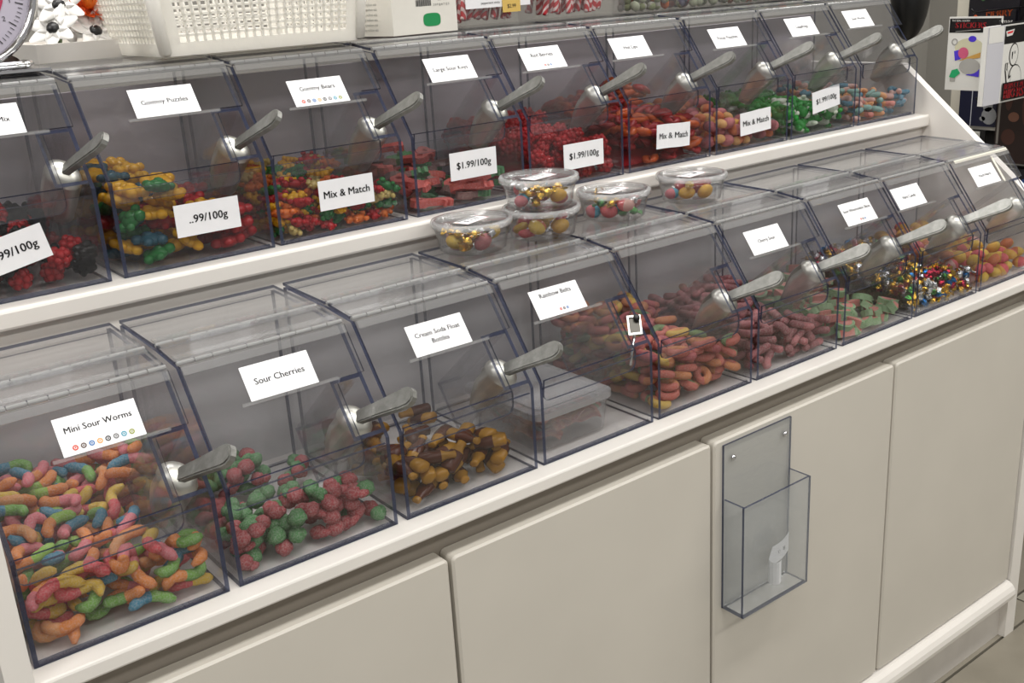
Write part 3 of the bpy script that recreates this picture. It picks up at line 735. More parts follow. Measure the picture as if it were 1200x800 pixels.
# front row
fill(FX[0], 0, 0, 'worm', lambda x, y: 0.058 + 0.046 * min(1, y / 0.2) + 0.012 * math.sin(x * 40) * (y > 0.1), 300, 'Mini Sour Worms', 1, tilt=0.42)
def t_cherry(x, y):
    if y < 0.085: return 0.050 - 0.004 * (x > 0.15) - 0.015 * (x > 0.17)
    if y > 0.185 and x < 0.12: return 0.045
    if x < 0.04: return 0.03
    return 0.016 if (math.sin(x * 90) * math.sin(y * 70 + 1) > 0.55) else 0.0
fill(FX[1], 0, 0, 'cherry', t_cherry, 130, 'Sour Cherries', 2)
def t_bottle(x, y):
    if y < 0.075 and x < 0.17: return 0.052 - 0.16 * max(0, x - 0.12)
    if y < 0.075: return 0.024
    if x < 0.05: return 0.032
    if 0.02 < x < 0.09 and y > 0.20: return 0.03
    return 0.015 if (math.sin(x * 80 + 1) * math.sin(y * 60) > 0.7) else 0.0
fill(FX[2], 0, 0, 'bottle', t_bottle, 110, 'Cream Soda Float Bottles', 3)
fill(FX[4], 0, 0, 'ring', lambda x, y: 0.078 - 0.10 * max(0, x - 0.12) + 0.09 * min(0.3, y), 190, 'unlabelled front-row', 5)
fill(FX[5], 0, 0, 'stick', lambda x, y: 0.050 + 0.13 * min(0.2, y) - 0.05 * max(0, x - 0.12) * (y < 0.05), 200, 'Cherry Sour', 6)
fill(FX[6], 0, 0, 'wedge', lambda x, y: 0.048 + 0.15 * min(0.2, y), 150, 'Sour Watermelon Slices', 7)
fb = lambda x, y: max(0.0, 0.040 + 0.12 * min(0.2, y) - 0.022) if y > 0.028 else 0.0
core(FX[7], 0, 0, lambda x, y: fb(x, y) - 0.004, plain('foil_heap', '#6d6046', 0.4, metal=0.5, noise=0.4, nscale=140, bump=0.8), 'deeper foil wrapped sweets under the loose ones')
fill(FX[7], 0, 0, 'foil', lambda x, y: 0.050 + 0.12 * min(0.2, y), 290, 'Hard Candy', 8, base=fb, tilt=0.8)
fill(FX[8], 0, 0, 'heart', lambda x, y: 0.042 + 0.12 * min(0.2, y), 150, 'Peach Hearts', 9)
# upper row
def U(i): return UX[i], UYY, UZZ
fill(*U(0), 'berrymix', lambda x, y: 0.045 + 0.12 * min(0.2, y), 170, 'leftmost upper', 20)
def shell(t, d=0.036, yl=0.036): return lambda x, y: max(0.0, t(x, y) - d) if (y > yl and x > 0.012) else 0.0
def t_puz(x, y): return 0.098 - 0.05 * max(0, min(1, (x - 0.09) / 0.05)) + 0.04 * min(0.2, y)
fill(*U(1), 'puzzle_warm', lambda x, y: t_puz(x, y) if x < 0.105 else 0, 110, 'Gummy Puzzles', 21)
fill(*U(1), 'puzzle_red', lambda x, y: t_puz(x, y) if x > 0.10 else 0, 70, 'Gummy Puzzles', 22, base=lambda x, y: 0.0 if x > 0.103 else 0.12)
fill(*U(2), 'bear', lambda x, y: 0.052 + 0.13 * min(0.2, y) - 0.012 * (x > 0.06) * (x < 0.15) * (y < 0.06), 280, 'Gummy Bears', 23)
fill(*U(3), 'key', lambda x, y: 0.036 + 0.14 * min(0.2, y) + 0.02 * (x < 0.05), 60, 'Large Sour Keys', 24)
t_b = lambda x, y: 0.066 + 0.12 * min(0.2, y)
core(*U(4), lambda x, y: shell(t_b)(x, y) - 0.004, gum('gumred'), 'deeper dark red gummy berries under the loose ones')
fill(*U(4), 'berry', t_b, 290, 'Red Berries', 25, base=shell(t_b))
t_l = lambda x, y: 0.052 + 0.24 * min(0.2, y) + 0.025 * max(0, x - 0.1) / 0.1
core(*U(5), lambda x, y: shell(t_l)(x, y) - 0.004, gum('lips'), 'deeper red gummy lips under the loose ones')
fill(*U(5), 'lips', lambda x, y: min(t_l(x, y), 0.062), 130, 'Hot Lips', 26, base=shell(t_l))
fill(*U(5), 'lips_orange', lambda x, y: t_l(x, y) if y > 0.03 else 0, 70, 'Hot Lips', 27, base=lambda x, y: max(0.062, shell(t_l, 0.022)(x, y)))
fill(*U(6), 'peach', lambda x, y: 0.048 + 0.10 * min(0.2, y), 150, 'Fuzzy Peaches', 28)
fill(*U(7), 'frog', lambda x, y: 0.040 + 0.08 * min(0.2, y), 110, 'Leapfrogs', 29)
fill(*U(8), 'paleworm', lambda x, y: 0.045 + 0.08 * min(0.2, y), 160, 'upper-row Sour Worms', 30)

# ------------------------------------------------------------------ taped end bin
tb = [o for o in COL.objects if o.get('label', '').endswith('Peach Hearts')][0]
TAPE = plain('cream_tape', '#dad6c8', 0.5)
m = MB().prism([(0.012, 0.001), (BW - 0.004, 0.001), (BW - 0.004, 0.008), (0.012, 0.008)], lambda a, s_, t: lidp(a, s_, t), 0.0072, 0.0082); m.build('tape_strip', TAPE, tb, label='cream tape strip')
m = MB().prism([(0.139, 0.012), (0.146, 0.012), (0.146, 0.070), (0.139, 0.070)], lambda a, s_, t: lidp(a, s_, t), 0.0072, 0.0080); m.build('tape_strip', TAPE, tb, label='cream tape strip')

# ------------------------------------------------------------------ leaflet holder on the door
lh = thing('leaflet_holder', 'clear acrylic leaflet holder screwed to the third cabinet door', 'holder', (0.872, -0.0255, -0.365))
def hp(name, x0, x1, y0, y1, z0, z1, m6): MB().box(x0, x1, y0, y1, z0, z1, mats6=m6).build(name, [HOLDER, EDGE], lh)
hp('back_plate', -0.083, 0.083, -0.004, 0, 0.0, 0.294, [1, 1, 0, 1, 0, 1])
hp('front_plate', -0.083, 0.083, -0.046, -0.042, 0.0, 0.200, [1, 1, 0, 1, 0, 1])
hp('side_plate', -0.083, -0.079, -0.042, -0.004, 0.0, 0.200, [1, 1, 0, 0, 0, 0])
hp('side_plate', 0.079, 0.083, -0.042, -0.004, 0.0, 0.200, [1, 1, 0, 0, 0, 0])
hp('floor_plate', -0.079, 0.079, -0.042, -0.004, 0.0, 0.004, [0, 0, 1, 1, 1, 1])
for sx in (-0.062, 0.066):
    MB().lathe([(0.0, -0.0085), (0.003, -0.0078), (0.0046, -0.006), (0.005, -0.004), (0.0, -0.004)], (sx, 0, 0.268), 14, axis='y').build('screw', CHROME, lh, True, label='domed steel screw')
# crumpled tag inside the holder
tagm = MB(); pts = []
for k in range(15):
    t = k / 14
    if t < 0.55: a = t / 0.55; x, y = 0.030 - 0.040 * a, -0.004 * math.sin(a * 3.1)
    else: a = (t - 0.55) / 0.45 * 3.6; x, y = -0.010 - 0.008 * math.sin(a), -0.009 * (1 - math.cos(a))
    pts.append((x, y))
for off in (0.0, 0.0006):
    v = []; f = []
    for k, (x, y) in enumerate([(p_[0] * 1.2, p_[1] * 1.2) for p_ in pts]):
        zt = 0.028 if k < 8 else 0.012; zb = -0.006 if k < 8 else -0.030
        v += [(x, y - off, zb + 0.25 * x), (x, y - off, zt + 0.25 * x)]
    for k in range(14): f.append((2 * k, 2 * k + 2, 2 * k + 3, 2 * k + 1))
    tagm.add(v, f, 0)
put_text(tagm, '100g', 0.010, lambda a, b: (0.012 + a, -0.0052 - 0.002 * abs(a) * 0, 0.012 + b + 0.25 * (0.012 + a)), 1, wmax=0.02)
tagm.build('paper_tag', [PAPER, INK], None, loc=(0.898, -0.046, -0.308), label='curled white paper tag inside the leaflet holder', cat='paper tag')

# ------------------------------------------------------------------ round tubs on the bin tops
def round_tub(x, y, z, label, sticker, seed, rot=0.0, H=0.043, rb=0.050, rt=0.0585):
    t = thing('deli_tub', label, 'plastic tub', (x, y, z), 'round tubs of mixed candy')
    th = 0.0012
    MB().lathe([(0, 0), (rb - 0.004, 0.0), (rb, 0.003), (rt, H), (rt - th, H), (rb - th, 0.004), (rb - 0.005, 0.0012), (0, 0.0012)], seg=40).build('cup', TUBM, t, True)
    l = MB().lathe([(0, H - 0.002), (rt - 0.006, H - 0.002), (rt - 0.005, H + 0.003), (rt - 0.003, H + 0.0035), (rt - 0.003, H + 0.001), (rt - 0.005, H - 0.0005), (0, H - 0.0005)], seg=40).build('tub_lid', TUBLID, t, True)
    MB().lathe([(rt - 0.003, H + 0.0035), (rt + 0.002, H + 0.003), (rt + 0.0032, H + 0.0005), (rt + 0.0028, H - 0.005), (rt + 0.001, H - 0.005), (rt, H + 0.001), (rt - 0.003, H + 0.001)], seg=40).build('lid_rim', RIMM, l, True)
    if sticker:
        mb = MB(); ca, sa = math.cos(rot), math.sin(rot)
        fn = lambda a, b, h=0.0: (a * ca - b * sa, a * sa + b * ca, H + 0.0002 + h)
        mb.prism([(-0.027, -0.014), (0.027, -0.014), (0.027, 0.014), (-0.027, 0.014)], fn, 0, 0.0004)
        put_text(mb, sticker, 0.013, lambda a, b: fn(a, b, 0.0008), 1, dy=-0.001, wmax=0.048, bold=True)
        for q in range(16):
            a0 = -0.022 + q * 0.0028; mb.add([fn(a0, 0.007, 0.0008), fn(a0 + 0.0012 * (1 + q % 2 * 0.5), 0.007, 0.0008), fn(a0 + 0.0012 * (1 + q % 2 * 0.5), 0.012, 0.0008), fn(a0, 0.012, 0.0008)], [(0, 1, 2, 3)], 1)
        for a0, a1, b0, b1 in ((-0.026, 0.026, -0.0133, -0.0125), (-0.026, -0.0252, -0.0133, 0.0133), (0.0252, 0.026, -0.0133, 0.0133)):
            mb.add([fn(a0, b0, 0.0007), fn(a1, b0, 0.0007), fn(a1, b1, 0.0007), fn(a0, b1, 0.0007)], [(0, 1, 2, 3)], 2)
        mb.build('price_sticker', [PAPER, INK, plain('sticker_red', '#b03a3a', 0.6)], t)
    return t
BALL = (mk_round('aqua', 'pink', 0.013, 0.3)[0], [(0, 0, 0, 0.011)], 'round blue and pink gummy')
KIND['tubmix'] = KIND['heart'] + KIND['peach'][:3] + [BALL] + KIND['foil'][:1] + KIND['foil'][2:5]
KIND['tubbig'] = KIND['heart'] + KIND['peach'][:3] + [BALL] + KIND['worm'][:2]
NAMES['tubmix'] = NAMES['tubbig'] = 'mixed_sweet'
TZ = 0.2615
tubs = [(0.514, 0.222, TZ, 'single round clear tub of mixed sweets nearest the camera', '$ 2.23', 'tubmix', 'nearest round tub', 0.3), (0.637, 0.208, TZ, 'lower round clear tub in the stack of two', None, 'tubbig', 'lower stacked tub', 0),
        (0.634, 0.207, TZ + 0.0478, 'upper round clear tub in the stack of two', '$ 2.31', 'tubmix', 'upper stacked tub', 0.2), (0.795, 0.215, TZ, 'round clear tub just right of the stacked pair', '$ 2.18', 'tubmix', 'tub right of the stacked pair', 0.25),
        (0.972, 0.208, TZ, 'rightmost round clear tub, standing alone', '$ 2.08', 'tubbig', 'rightmost round tub', 0.2)]
for k, (x, y, z, lab, st, kd, wh, rot) in enumerate(tubs):
    round_tub(x, y, z, lab, st, k, rot)
    q = 0.046
    drop(kd, (x - q, y - q, z + 0.002), (2 * q, 2 * q), lambda a, b: 0.027 if math.hypot(a - q, b - q) < 0.044 else 0, 34, 'in the %s' % wh, 'of the %s' % wh, 60 + k, tilt=0.3, tries=2, slack=0.009, avoid=lambda cx, cy, S, z: any(math.hypot(cx + c.x - 0.046, cy + c.y - 0.046) + r_ > 0.0475 for c, r_ in S) or (len(S) == 1 and S[0][1] < 0.008 and math.hypot(cx - 0.046, cy - 0.046) > 0.034))

# ------------------------------------------------------------------ plastic box inside the rainbow belts bin
bx = thing('storage_box', 'clear lidded plastic box lying inside the Rainbow Belts bin', 'plastic box', (FX[3] + 0.010, 0.022, T))
w, d, h = 0.142, 0.175, 0.058; th = 0.002
mb = MB(); a = rounded(0.006, w - 0.006, 0.006, d - 0.006, 0.014); b = rounded(0, w, 0, d, 0.016); n = len(a)
ai = [(p + th * (1 if p < w / 2 else -1), q + th * (1 if q < d / 2 else -1)) for p, q in a]; bi = [(p + th * (1 if p < w / 2 else -1), q + th * (1 if q < d / 2 else -1)) for p, q in b]
v = [(p, q, 0) for p, q in a] + [(p, q, h) for p, q in b] + [(p, q, h) for p, q in bi] + [(p, q, th) for p, q in ai]
f = [tuple(range(n - 1, -1, -1))] + [(r * n + k, r * n + (k + 1) % n, (r + 1) * n + (k + 1) % n, (r + 1) * n + k) for r in range(3) for k in range(n)] + [tuple(range(3 * n, 4 * n))]
BOXM = acrylic('box_plastic', (0.93, 0.93, 0.93), 0.10, rough=0.15); BOXL = acrylic('box_lid_plastic', (0.85, 0.85, 0.86), 0.28, rough=0.25, hazecol='#e4e4e4')
mb.add(v, f); mb.build('box_body', BOXM, bx)
mb = MB().prism(rounded(-0.004, w + 0.004, -0.004, d + 0.004, 0.018), lambda p, q, t: (p, q, t), h - 0.008, h + 0.0015)
lidb = mb.build('box_lid', BOXL, bx)
MB().prism(rounded(0.010, w - 0.010, 0.010, d - 0.010, 0.014), lambda p, q, t: (p, q, t), h + 0.0015, h + 0.004).build('raised_panel', BOXL, lidb)
def mk_belt(c1, c2):
    mb = MB(); n = 10
    for k in range(n):
        t0, t1 = k / n, (k + 1) / n
        g = lambda t: (0.07 * (t - 0.5), 0.006 * math.sin(t * 9))
        (xa_, za_), (xb_, zb_) = g(t0), g(t1)
        for s_ in range(3):
            y0, y1 = -0.009 + 0.006 * s_, -0.003 + 0.006 * s_
            mb.add([(xa_, y0, za_), (xb_, y0, zb_), (xb_, y1, zb_), (xa_, y1, za_), (xa_, y0, za_ + 0.0025), (xb_, y0, zb_ + 0.0025), (xb_, y1, zb_ + 0.0025), (xa_, y1, za_ + 0.0025)],
                   [(0, 3, 2, 1), (4, 5, 6, 7), (0, 1, 5, 4), (2, 3, 7, 6), (1, 2, 6, 5), (3, 0, 4, 7)], s_ % 2)
    return mb.mesh('belt', [sug(c1, 0.4), sug(c2, 0.4)], False), [(x, 0, 0.001, 0.006) for x in (-0.03, -0.02, -0.01, 0, 0.01, 0.02, 0.03)]
CC['beltred'] = '#b4483a'; CC['beltorange'] = '#c46a4a'; CC['beltgreen'] = '#6a7a48'
variants('belt', [(mk_belt('beltred', 'beltorange'), 'red and orange sugared belt'), (mk_belt('beltorange', 'beltred'), 'orange edged sugared belt'), (mk_belt('beltred', 'beltgreen'), 'red and green sugared belt')])
NAMES['belt'] = 'sour_belt'
drop('belt', (bx.location.x + 0.011, bx.location.y + 0.011, T + 0.003), (w - 0.022, d - 0.022), lambda x, y: 0.034, 34, 'in the plastic box', 'of the plastic box', 90, tilt=0.15)
# steel clip standing in the empty scoop notch
cl = thing('steel_clip', 'small square steel clasp in the scoop notch of the Rainbow Belts bin', 'clip', (FX[3] + 0.190, 0.012, 0.155))
cf = frame((0.35, 0.5, 0.75), (-0.6, -0.7, 0.4)).to_4x4()
mb = MB()
for q in ((-0.015, 0.015, -0.010, -0.0075), (-0.015, 0.015, 0.0075, 0.010), (-0.015, -0.012, -0.0075, 0.0075), (0.012, 0.015, -0.0075, 0.0075)): mb.box(q[0], q[1], q[2], q[3], -0.002, 0.003)
mb.build('clasp_frame', STEEL, cl).matrix_local = cf
MB().box(-0.012, 0.012, -0.0075, 0.0075, -0.0015, 0.0005).build('clasp_plate', plain('clasp_dark', '#4c4a45', 0.35, metal=0.7), cl).matrix_local = cf
MB().ell((0.010, -0.004, 0.005), (0.006, 0.005, 0.004), 0, 10, 6).build('clasp_knob', BLACK, cl, True, label='black knob').matrix_local = cf
MB().tube([(-0.008, 0.0, -0.002), (-0.030, 0.006, -0.008), (-0.055, 0.012, -0.014)], [0.0022, 0.002, 0.0016], 6).build('wire_arm', CHROME, cl, True).matrix_local = cf

# ------------------------------------------------------------------ things on top of the upper bins
TOP = UZZ + BZ + 0.0045
BK = thing('plastic_basket', 'white lattice plastic basket standing on the upper bins', 'basket', (0.0, 0.0, TOP))
def basket_wall(p0, p1, q0, q1, zb, zt, nx_, nz_, solid=0.012):
    """lattice wall from bottom edge p0-p1 to top edge q0-q1"""
    p0, p1, q0, q1 = map(Vector, (p0, p1, q0, q1)); mb = MB()
    nrm = ((p1 - p0).cross(q0 - p0)).normalized() * 0.0018
    def pt(u, v): return (p0.lerp(p1, u)).lerp(q0.lerp(q1, u), v)
    def bar(u0, v0, u1, v1):
        c = [pt(u0, v0), pt(u1, v0), pt(u1, v1), pt(u0, v1)]
        vv = [a - nrm for a in c] + [a + nrm for a in c]
        mb.add(vv, [(0, 3, 2, 1), (4, 5, 6, 7), (0, 1, 5, 4), (1, 2, 6, 5), (2, 3, 7, 6), (3, 0, 4, 7)])
    Lx = (p1 - p0).length; Lz = (q0 - p0).length
    bx_, bz_ = 0.0034 / Lx, 0.0030 / Lz; m0 = 0.024 / Lx; z0 = 0.018 / Lz; z1 = 1 - 0.02 / Lz
    bar(0, 0, 1, z0); bar(0, z1, 1, 1); bar(0, z0, m0, z1); bar(1 - m0, z0, 1, z1)
    for i in range(1, nx_):
        u = m0 + (1 - 2 * m0) * i / nx_; bar(u - bx_ / 2, z0, u + bx_ / 2, z1)
    for j in range(1, nz_):
        v = z0 + (z1 - z0) * j / nz_; bar(m0, v - bz_ / 2, 1 - m0, v + bz_ / 2)
    mb.build('lattice_wall', BASKETM, BK)
b0, b1, b2, b3 = (0.172, 0.435), (0.478, 0.435), (0.478, 0.70), (0.172, 0.70)
g = 0.018; HB = 0.13
t0_, t1_, t2_, t3_ = (b0[0] - g, b0[1] - g), (b1[0] + g * 0.4, b1[1] - g), (b2[0] + g * 0.4, b2[1] + g), (b3[0] - g, b3[1] + g)
for (a, b, c, d_, nn) in ((b0, b1, t0_, t1_, 21), (b1, b2, t1_, t2_, 17), (b2, b3, t2_, t3_, 21), (b3, b0, t3_, t0_, 17)):
    basket_wall((*a, 0.002), (*b, 0.002), (*c, HB), (*d_, HB), 0, 1, nn, 10)
for (a, c) in ((b0, t0_), (b1, t1_), (b2, t2_), (b3, t3_)):
    MB().tube([(a[0], a[1], 0.003), (a[0], a[1], 0.006), (c[0], c[1], HB)], [0.006, 0.0085, 0.010], 14).build('corner_post', BASKETM, BK, True)
MB().box(b0[0], b1[0], b0[1], b2[1], 0.002, 0.006).build('base', BASKETM, BK)
mb = MB()
for a, c in ((t0_, t1_), (t1_, t2_), (t2_, t3_), (t3_, t0_)): mb.tube([(a[0], a[1], HB), (c[0], c[1], HB)], 0.006, 8)
mb.build('rim', BASKETM, BK, True)

# glove carton
gc = thing('glove_carton', 'white cardboard carton with barcode and green oval beside the basket', 'carton', (0.565, 0.475, TOP))
mb = MB(); W_, D_, H_ = 0.137, 0.20, 0.058
gc.rotation_euler = (0, 0, 0.10)
mb.box(0, W_, 0, D_, 0, H_, 0)
def gfn(a, b, t=0.0006): return (a, -t, b)
n = 24; r1, r2 = 0.0185, 0.0105
def sup(c): return math.copysign(abs(c) ** 0.6, c)
mb.add([gfn(0.082 + r1 * sup(math.cos(2 * math.pi * k / n)), 0.021 + r2 * sup(math.sin(2 * math.pi * k / n))) for k in range(n)], [tuple(range(n))], 1)
for k in range(22):
    x = 0.050 + k * 0.0015; ww = 0.0006 + 0.0006 * (k * 7 % 3) / 2
    mb.add([gfn(x, 0.043), gfn(x + ww, 0.043), gfn(x + ww, 0.053), gfn(x, 0.053)], [(0, 1, 2, 3)], 2)
put_text(mb, 'LOT 0042', 0.005, lambda a, b: gfn(a, b), 2, dx=0.108, dy=0.052); put_text(mb, '2 0 P Q A 7 12 3', 0.005, lambda a, b: gfn(a, b), 2, dx=0.104, dy=0.044)
for k in range(6):
    put_text(mb, 'size medium powder free 100 pcs', 0.006, lambda a, b: (-0.0006, a, b), 3, dx=0.08, dy=0.010 + 0.008 * k, wmax=0.14)
n = 24
mb.add([(0.068 + 0.05 * math.cos(2 * math.pi * k / n), 0.09 + 0.07 * math.sin(2 * math.pi * k / n), H_ + 0.0006) for k in range(n)], [tuple(range(n))], 2)
mb.build('carton_body', [CARTON, plain('carton_green', '#0d8a4c', 0.55), INK, plain('carton_print', '#8b8a86', 0.7)], gc)

# clear tubs of striped sticks
STRIPE = {}
def stripe_mat():
    m, N, L, o = newmat('red_white_stripe'); b = N.new('ShaderNodeBsdfPrincipled'); L.new(b.outputs[0], o.inputs[0]); b.inputs['Roughness'].default_value = 0.3
    t = N.new('ShaderNodeTexCoord'); w_ = N.new('ShaderNodeTexWave'); w_.inputs['Scale'].default_value = 38; w_.wave_type = 'BANDS'; w_.bands_direction = 'DIAGONAL'
    L.new(t.outputs['Object'], w_.inputs['Vector'])
    r = N.new('ShaderNodeValToRGB'); r.color_ramp.interpolation = 'CONSTANT'; r.color_ramp.elements[0].color = lin('#c22a34'); r.color_ramp.elements[1].position = 0.62; r.color_ramp.elements[1].color = lin('#ead4d2')
    L.new(w_.outputs['Fac'], r.inputs[0]); L.new(r.outputs[0], b.inputs['Base Color']); return m
SM = stripe_mat()
m_stick = MB().tube([(0, 0, -0.052), (0, 0, -0.050), (0, 0, 0.050), (0, 0, 0.052)], [0.004, 0.0055, 0.0055, 0.004], 8).mesh('candy_stick', [SM], True)
def stick_tub(x, y, w, d, h, label, wh, seed, rz, tagside, lz=0.052):
    R = random.Random(seed)
    t = thing('candy_tub', label, 'plastic tub', (x, y, TOP), 'clear tubs of striped sticks'); t.rotation_euler = (0, 0, rz)
    th = 0.002
    for nm, q in (('front_panel', (0, w, 0, th, 0, h)), ('back_panel', (0, w, d - th, d, 0, h)), ('side_panel', (0, th, th, d - th, 0, h)), ('side_panel', (w - th, w, th, d - th, 0, h)), ('base', (th, w - th, th, d - th, 0, th))):
        MB().box(*q).build(nm, TUBM, t)
    mb = MB().box(-0.003, w + 0.003, -0.003, d + 0.003, h, h + 0.006); mb.build('tub_lid', TUBLID, t)
    mb = MB().prism([(0.004, lz), (w * 0.93, lz), (w * 0.93, 0.10), (0.004, 0.10)], lambda a, b, t_: (a, -t_, b), 0.0004, 0.0012)
    put_text(mb, 'Candy Canes', 0.016, lambda a, b: (a, -0.0016, b), 1, dx=w * 0.45, dy=0.080); put_text(mb, 'peppermint sticks', 0.006, lambda a, b: (a, -0.0016, b), 1, dx=w * 0.36, dy=lz + 0.008)
    mb.build('front_label', [PAPER, INK], t)
    xs = w * tagside
    mb = MB().prism([(xs, lz - 0.010), (xs + 0.042, lz - 0.010), (xs + 0.042, 0.095), (xs, 0.095)], lambda a, b, t_: (a, -t_, b), 0.002, 0.003)
    put_text(mb, 'SALE', 0.008, lambda a, b: (a, -0.0036, b), 1, dx=xs + 0.021, dy=lz + 0.015); put_text(mb, '$2.99', 0.009, lambda a, b: (a, -0.0036, b), 1, dx=xs + 0.021, dy=lz)
    mb.build('price_tag', [plain('tag_yellow', '#d7b560', 0.6), INK], t, label='pale yellow price tag')
    ca, sa = math.cos(rz), math.sin(rz); k = 0
    for row in range(3):
        for q in range(int((w - 0.03) / 0.0125)):
            lx, ly = 0.016 + q * 0.0125 + R.uniform(-0.001, 0.001), 0.016 + row * 0.022
            o = bpy.data.objects.new('candy_stick', m_stick); COL.objects.link(o)
            M = Matrix.Rotation(R.gauss(0.25, 0.10), 4, 'Y') @ Matrix.Rotation(R.gauss(0, 0.1), 4, 'X') @ Matrix.Rotation(R.uniform(0, 6), 4, 'Z')
            M.translation = (x + lx * ca - ly * sa, y + lx * sa + ly * ca, TOP + 0.060 + R.uniform(0, 0.006)); o.matrix_world = M
            o['label'] = 'red and white striped candy stick in the %s' % wh; o['category'] = 'candy stick'; o['group'] = 'striped sticks of the %s' % wh
stick_tub(0.728, 0.505, 0.165, 0.085, 0.14, 'clear tub of striped sticks next to the carton', 'tub next to the carton', 5, 0.06, 0.52, 0.032)
stick_tub(0.925, 0.515, 0.205, 0.085, 0.14, 'wider clear tub of striped sticks right of the other', 'wider stick tub', 6, 0.06, -0.16)
# clear jars with assorted sweets further along
def jar(x, y, w, d, h, label, wh, kind, n, seed):
    t = thing('candy_jar', label, 'jar', (x, y, TOP), 'clear jars on the upper bins')
    a = rounded(0, w, 0, d, 0.012); th = 0.002; mb = MB(); m_ = len(a)
    ai = [(p + th * (1 if p < w / 2 else -1), q + th * (1 if q < d / 2 else -1)) for p, q in a]
    v = [(p, q, 0) for p, q in a] + [(p, q, h) for p, q in a] + [(p, q, h) for p, q in ai] + [(p, q, th) for p, q in ai]
    f = [tuple(range(m_ - 1, -1, -1))] + [(r * m_ + k, r * m_ + (k + 1) % m_, (r + 1) * m_ + (k + 1) % m_, (r + 1) * m_ + k) for r in range(3) for k in range(m_)] + [tuple(range(3 * m_, 4 * m_))]
    mb.add(v, f); mb.build('jar_body', TUBM, t)
    MB().prism(rounded(-0.002, w + 0.002, -0.002, d + 0.002, 0.013), lambda p, q, s_: (p, q, s_), h, h + 0.012).build('jar_lid', TUBLID, t)
    drop(kind, (x + 0.006, y + 0.006, TOP + 0.003), (w - 0.012, d - 0.012), lambda p, q: 0.055, n, 'in the %s' % wh, 'of the %s' % wh, seed, tilt=0.7)
CC['marbl'] = '#a9a79c'; CC['mint'] = '#b9bfa4'; CC['dimolive'] = '#8f9a6a'
variants('mint', [(mk_round('mint', 'dimolive', 0.011, 0.2, 0.8), 'round pale green sweet'), (mk_round('mint', 'mint', 0.011, 0.2, 0.8), 'round pale mint sweet'), (mk_round('dimolive', 'marbl', 0.009, 0.2, 0.8), 'round olive grey sweet'), (mk_round('mint', 'marbl', 0.009, 0.2, 0.8), 'round pale grey sweet'), (mk_round('gumorange', 'gumorange', 0.011, 0.2, 0.8), 'round orange sweet')])
CC['marb'] = '#5b5a70'
variants('marble', [(mk_round('marb', 'mint', 0.010, 0.1, 0.95), 'grey and pale round gobstopper'), (mk_round('crimson', 'marb', 0.010, 0.1, 0.95), 'dark red and grey gobstopper'), (mk_round('mint', 'mint', 0.010, 0.1, 0.95), 'pale round gobstopper')])
NAMES['mint'] = 'round_sweet'; NAMES['marble'] = 'gobstopper'
jar(1.150, 0.52, 0.125, 0.075, 0.11, 'clear jar of pale green and orange sweets beside the stick tubs', 'pale green sweets jar', 'mint', 50, 70)
jar(1.285, 0.52, 0.125, 0.075, 0.11, 'clear jar of grey and red gobstoppers on the upper bins', 'gobstopper jar', 'marble', 60, 71)
jar(1.420, 0.52, 0.160, 0.075, 0.11, 'clear jar of pale sweets third along the upper bins', 'third jar', 'mint', 60, 72)
jar(1.590, 0.52, 0.180, 0.075, 0.11, 'rightmost clear jar of sweets above the Sour Worms bin', 'rightmost jar', 'mint', 70, 73)

# tray with artificial flowers behind the basket
ft = thing('flower_tray', 'low white tray of artificial flowers between scale and basket', 'tray', (0.050, 0.610, TOP))
for nm, q in (('front_lip', (0, 0.36, 0, 0.012, 0, 0.026)), ('back_lip', (0, 0.36, 0.19, 0.202, 0, 0.026)), ('side_lip', (0, 0.012, 0.012, 0.19, 0, 0.026)), ('side_lip', (0.348, 0.36, 0.012, 0.19, 0, 0.026)), ('tray_base', (0.012, 0.348, 0.012, 0.19, 0, 0.006))):
    MB().box(*q).build(nm, WHITE, ft)
def petal_mesh(L, W, curl, mat):
    mb = MB(); n = 5; v = []; f = []
    for z in (0, 0.0007):
        for i in range(n + 1):
            t = i / n; w_ = W * math.sin(math.pi * (0.12 + 0.80 * t) ** 0.9) ; zz = curl * t * t * L
            v += [(L * t, -w_ / 2, zz + z + 0.002 * 1), (L * t, 0, zz + z), (L * t, w_ / 2, zz + z + 0.002 * 1)]
    o = 3 * (n + 1)
    for i in range(n):
        for k in (0, 1):
            a = 3 * i + k; f += [(a, a + 1, a + 4, a + 3), (o + a, o + a + 3, o + a + 4, o + a + 1)]
    for i in range(n): f += [(3 * i, 3 * i + 3, o + 3 * i + 3, o + 3 * i), (3 * i + 2, o + 3 * i + 2, o + 3 * i + 5, 3 * i + 5)]
    return mb.add(v, f).mesh('petal', [mat], True)
PW = plain('white_petal', '#eceae6', 0.7); PO = plain('orange_petal', '#e2590f', 0.6, noise=0.25, nscale=40); PI = plain('orange_light_petal', '#f07a1c', 0.6)
pm_w = petal_mesh(0.034, 0.019, 0.15, PW); pm_o = petal_mesh(0.026, 0.014, 0.6, PO); pm_o2 = petal_mesh(0.022, 0.012, 0.9, PI)
m_eye = MB().ell((0, 0, 0.002), (0.0085, 0.0085, 0.005), 0, 10, 6).mesh('eye', [BLACK], True)
m_stem = MB().tube([(0, 0, -0.001), (0.002, 0.003, -0.02), (0, 0.006, -0.045)], 0.0018, 6).mesh('stem', [plain('stem_green', '#4a5f35', 0.7)], True)
